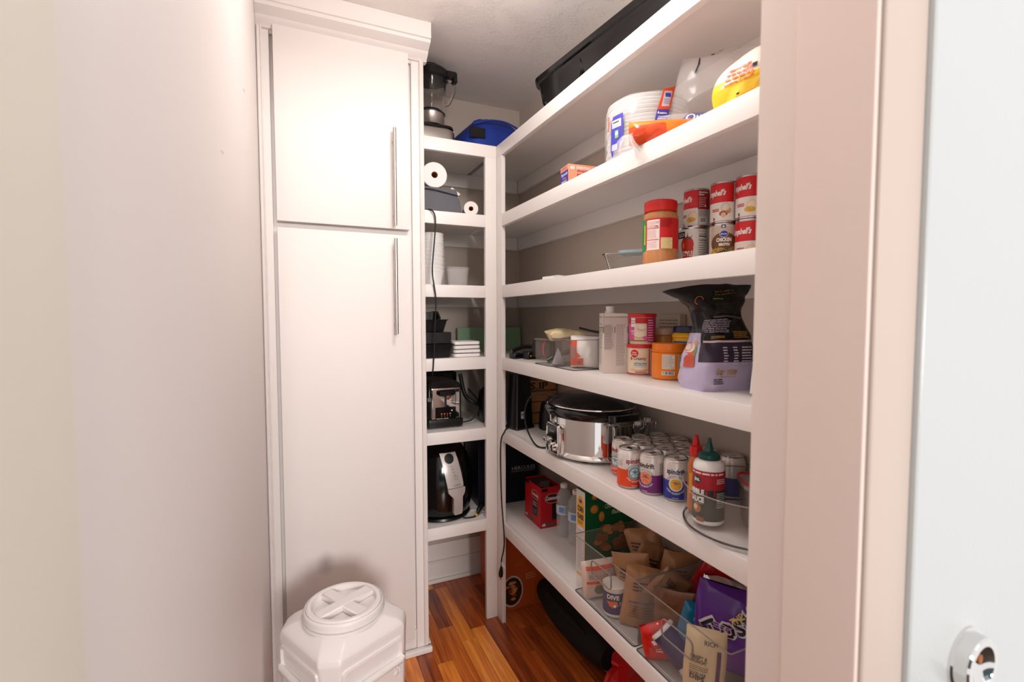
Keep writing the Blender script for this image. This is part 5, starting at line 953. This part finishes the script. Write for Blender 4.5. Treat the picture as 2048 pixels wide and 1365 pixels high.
def kdraw(sd):
    def d(p, w, h): p.lines(-w * .3, h * .62, w * .15, h * .8, 3, (60, 40, 30), sd, .5); p.rect(-w * .35, h * .42, w * .35, h * .45, (70, 76, 120)); p.lines(-w * .3, h * .15, w * .3, h * .38, 5, (110, 76, 50), sd + 1, .35)
    return d
zb = Z[6] + .004
g = 'brown snack pouches in the far bin'
for (x, y, z, w, h, d, sd, rz, ti, lb) in ((.84, 1.03, .0, .10, .155, .05, 41, .1, (-.15, .1), 'brown snack pouch with printed bands at the front of the far bin'), (.90, 1.09, .0, .11, .165, .05, 42, -.3, (.1, -.2), 'brown snack pouch leaning left in the middle of the far bin'), (.96, 1.03, .02, .11, .165, .05, 43, .3, (.05, .15), 'brown snack pouch leaning right at the back of the far bin'), (.93, 1.15, .02, .10, .15, .05, 44, .5, (.2, .3), 'brown snack pouch behind the round blue tub'), (.98, 1.13, .05, .11, .15, .05, 45, -.2, (.0, -.3), 'brown snack pouch rising highest beside the cereal box'), (.87, 1.00, .08, .09, .10, .04, 46, .4, (.2, .7), 'small brown snack pouch lying over the rim of the far bin')):
    bag('snack_pouch', lb, 'pouch', x, y, zb + z, w, h, d, None, sd, rz, ti, draw=kdraw(sd), group=g, **KR)
def orn(p, w, h): p.rect(-w * .42, h * .45, w * .42, h * .52, (222, 70, 30)); p.lines(-w * .35, h * .56, w * .35, h * .78, 5, (170, 120, 100), 4, .35); p.rect(-w * .4, h * .80, w * .4, h * .90, (222, 70, 30)); p.ell(-.01, h * .28, .014, .016, (120, 110, 80)); p.ell(.022, h * .26, .012, .014, (220, 200, 180))
bag('noodle_pack', 'white and orange packet lying against the left wall of the far bin', 'packet', .828, 1.190, zb, .105, .115, .05, (222, 200, 186), 51, .35, (.0, -.08), .004, draw=orn)
def can_tube(name, label, x, y, z, r, h, rot, c1, oc):
    t = thing(name, label, 'tub', (x, y, z), 0); t.rotation_euler = rot
    lat('tub_body', [(0, 0), (r - .002, 0), (r, .003), (r, .008), (r - .001, .009), (r - .001, h - .010)], P((226, 222, 216), .3), t, 40); lat('snap_lid', [(r - .002, h - .010), (r + .0015, h - .0095), (r + .0015, h - .001), (r, h), (0, h - .001)], P((222, 214, 206), .3), t, 40)
    lat('wrap_label', [(r - .001, .009), (r + .0001, .009), (r + .0001, h - .016), (r - .001, h - .016)], P(c1, .35), t, 40, caps=False)
    p = Print(); p.poly([(-.024, h * .52), (.006, h * .56), (.010, h * .40), (-.014, h * .36)], oc); p.ring(.0, h * .40, .006, .010, oc, 16, .5, 4.0); p.ell(.0, h * .40, .004, .004, WT); p.lines(.012, h * .42, .03, h * .55, 3, (200, 200, 216), 3, .4); p.ell(.022, h * .2, .006, .005, oc); p.text('DIVE', -.022, h * .62, .012, WT, .03); p.build('label_print', t, on_cyl(r)); return t
can_tube('snack_tub', 'round blue and orange snack tub upright in the far bin', .820, 1.108, zb, .034, .085, (0, 0, facing(.82, 1.108)), (40, 42, 92), (226, 100, 30))
can_tube('snack_tub', 'blue and orange snack tub lying tilted in the near bin', .800, .895, zb + .085, .032, .100, Vector((.30, -.62, -.55)).to_track_quat('Z', 'Y').to_euler(), (40, 42, 92), (226, 110, 30))
def redd(p, w, h): p.poly([(-w * .2, h * .5), (w * .1, h * .55), (w * .05, h * .65), (-w * .25, h * .6)], WT); p.lines(-w * .2, h * .25, w * .2, h * .4, 2, WT, 3, .4)
bag('candy_bag', 'shiny red candy bag at the left of the near bin', 'bag', .815, .905, zb, .075, .092, .045, (206, 24, 28), 61, .3, (.0, -.3), .014, .12, draw=redd)
bag('candy_bag', 'red candy bag end poking up behind the kraft pouches', 'bag', .985, .985, zb + .05, .07, .155, .03, (190, 24, 30), 62, -.3, (.1, .5), .006, .15)
bag('silver_pouch', 'crumpled silver foil pouch standing up in the near bin', 'pouch', .935, .865, zb + .03, .12, .165, .06, None, 63, .2, (.0, .22), .012, m=M('silver_foil'))
def tost(p, w, h): p.text('Tostitos', -w * .30, h * .28, .050, (200, 196, 204), .055, 0, 'l', .19, rot=.7); p.text('Tostitos', -w * .295, h * .285, .047, (20, 16, 24), .015, 0, 'l', .185, rot=.7); p.text('THE', -w * .12, h * .62, .013, (220, 190, 90), .03, 0, 'l', .028, rot=.9); p.lines(-w * .30, h * .50, -w * .12, h * .58, 3, (200, 170, 190), 4, .4)
bag('chip_bag', 'big purple tortilla chip bag leaning in the near bin', 'bag', .885, .745, zb + .055, .205, .180, .07, (84, 34, 128), 64, .05, (-.05, .12), .008, .16, draw=tost)
def dips(p, w, h): p.rect(w * .26, 0.004, w * .36, h * .75, (86, 40, 90)); p.text('CRISPY &', -w * .36, h * .60, .008, (50, 44, 40), .02, 0, 'l', .034); p.text('CRUNCHY', -w * .36, h * .54, .008, (50, 44, 40), .02, 0, 'l', .034); p.text('GOOD FOR', -w * .36, h * .36, .008, (50, 44, 40), .02, 0, 'l', .034); p.text('DIPS', -w * .34, h * .29, .011, (50, 44, 40), .03); p.lines(-w * .36, h * .43, w * .1, h * .51, 3, (110, 90, 70), 3, .35); p.ell(-w * .2, h * .15, .012, .010, (190, 90, 50)); p.text('RICH', -w * .05, h * .82, .009, (50, 44, 40), .02)
bag('cracker_bag', 'beige paper bag with a purple stripe standing at the front of the near bin', 'bag', .812, .775, zb, .085, .150, .04, (222, 200, 158), 65, .0, (-.06, .05), .005, .5, draw=dips)
bag('teal_bag', 'teal blue snack bag between the red candy bag and the beige bag', 'bag', .838, .855, zb + .03, .07, .135, .035, (20, 110, 146), 66, .25, (.0, .25), .008, .15, draw=lambda p, w, h: (p.rect(-w * .3, h * .1, w * .1, h * .18, WT), p.lines(w * .05, h * .3, w * .3, h * .75, 8, (220, 180, 60), 4, .5), p.lines(-w * .2, h * .75, w * .2, h * .82, 2, WT, 3, .5)))
bag('brown_bag', 'dark brown translucent pouch in the left corner of the near bin', 'pouch', .885, .925, zb, .11, .14, .05, (120, 70, 36), 67, -.2, (.0, -.1), .009, .2)
# darker oval on the lower cabinet door and wall staples
def oval_bits():
    pass
for k, (yy, zz) in enumerate(((1.240, 1.777), (.825, 1.518))):
    t = thing('wall_staple', ('small metal staple left high on the left wall near the cabinet', 'lower metal staple left in the middle of the left wall')[k], 'staple', (XL, yy, zz))
    bm = bmesh.new(); tube(bm, [Vector((.0015, -.006, 0)), Vector((.0022, .0, .0006)), Vector((.0015, .007, 0))], .0006, 6); tube(bm, [Vector((-.002, -.006, 0)), Vector((.0015, -.006, 0))], .0006, 6); finish('staple_wire', bm, 'brushed_steel', t)
#ITEMS3
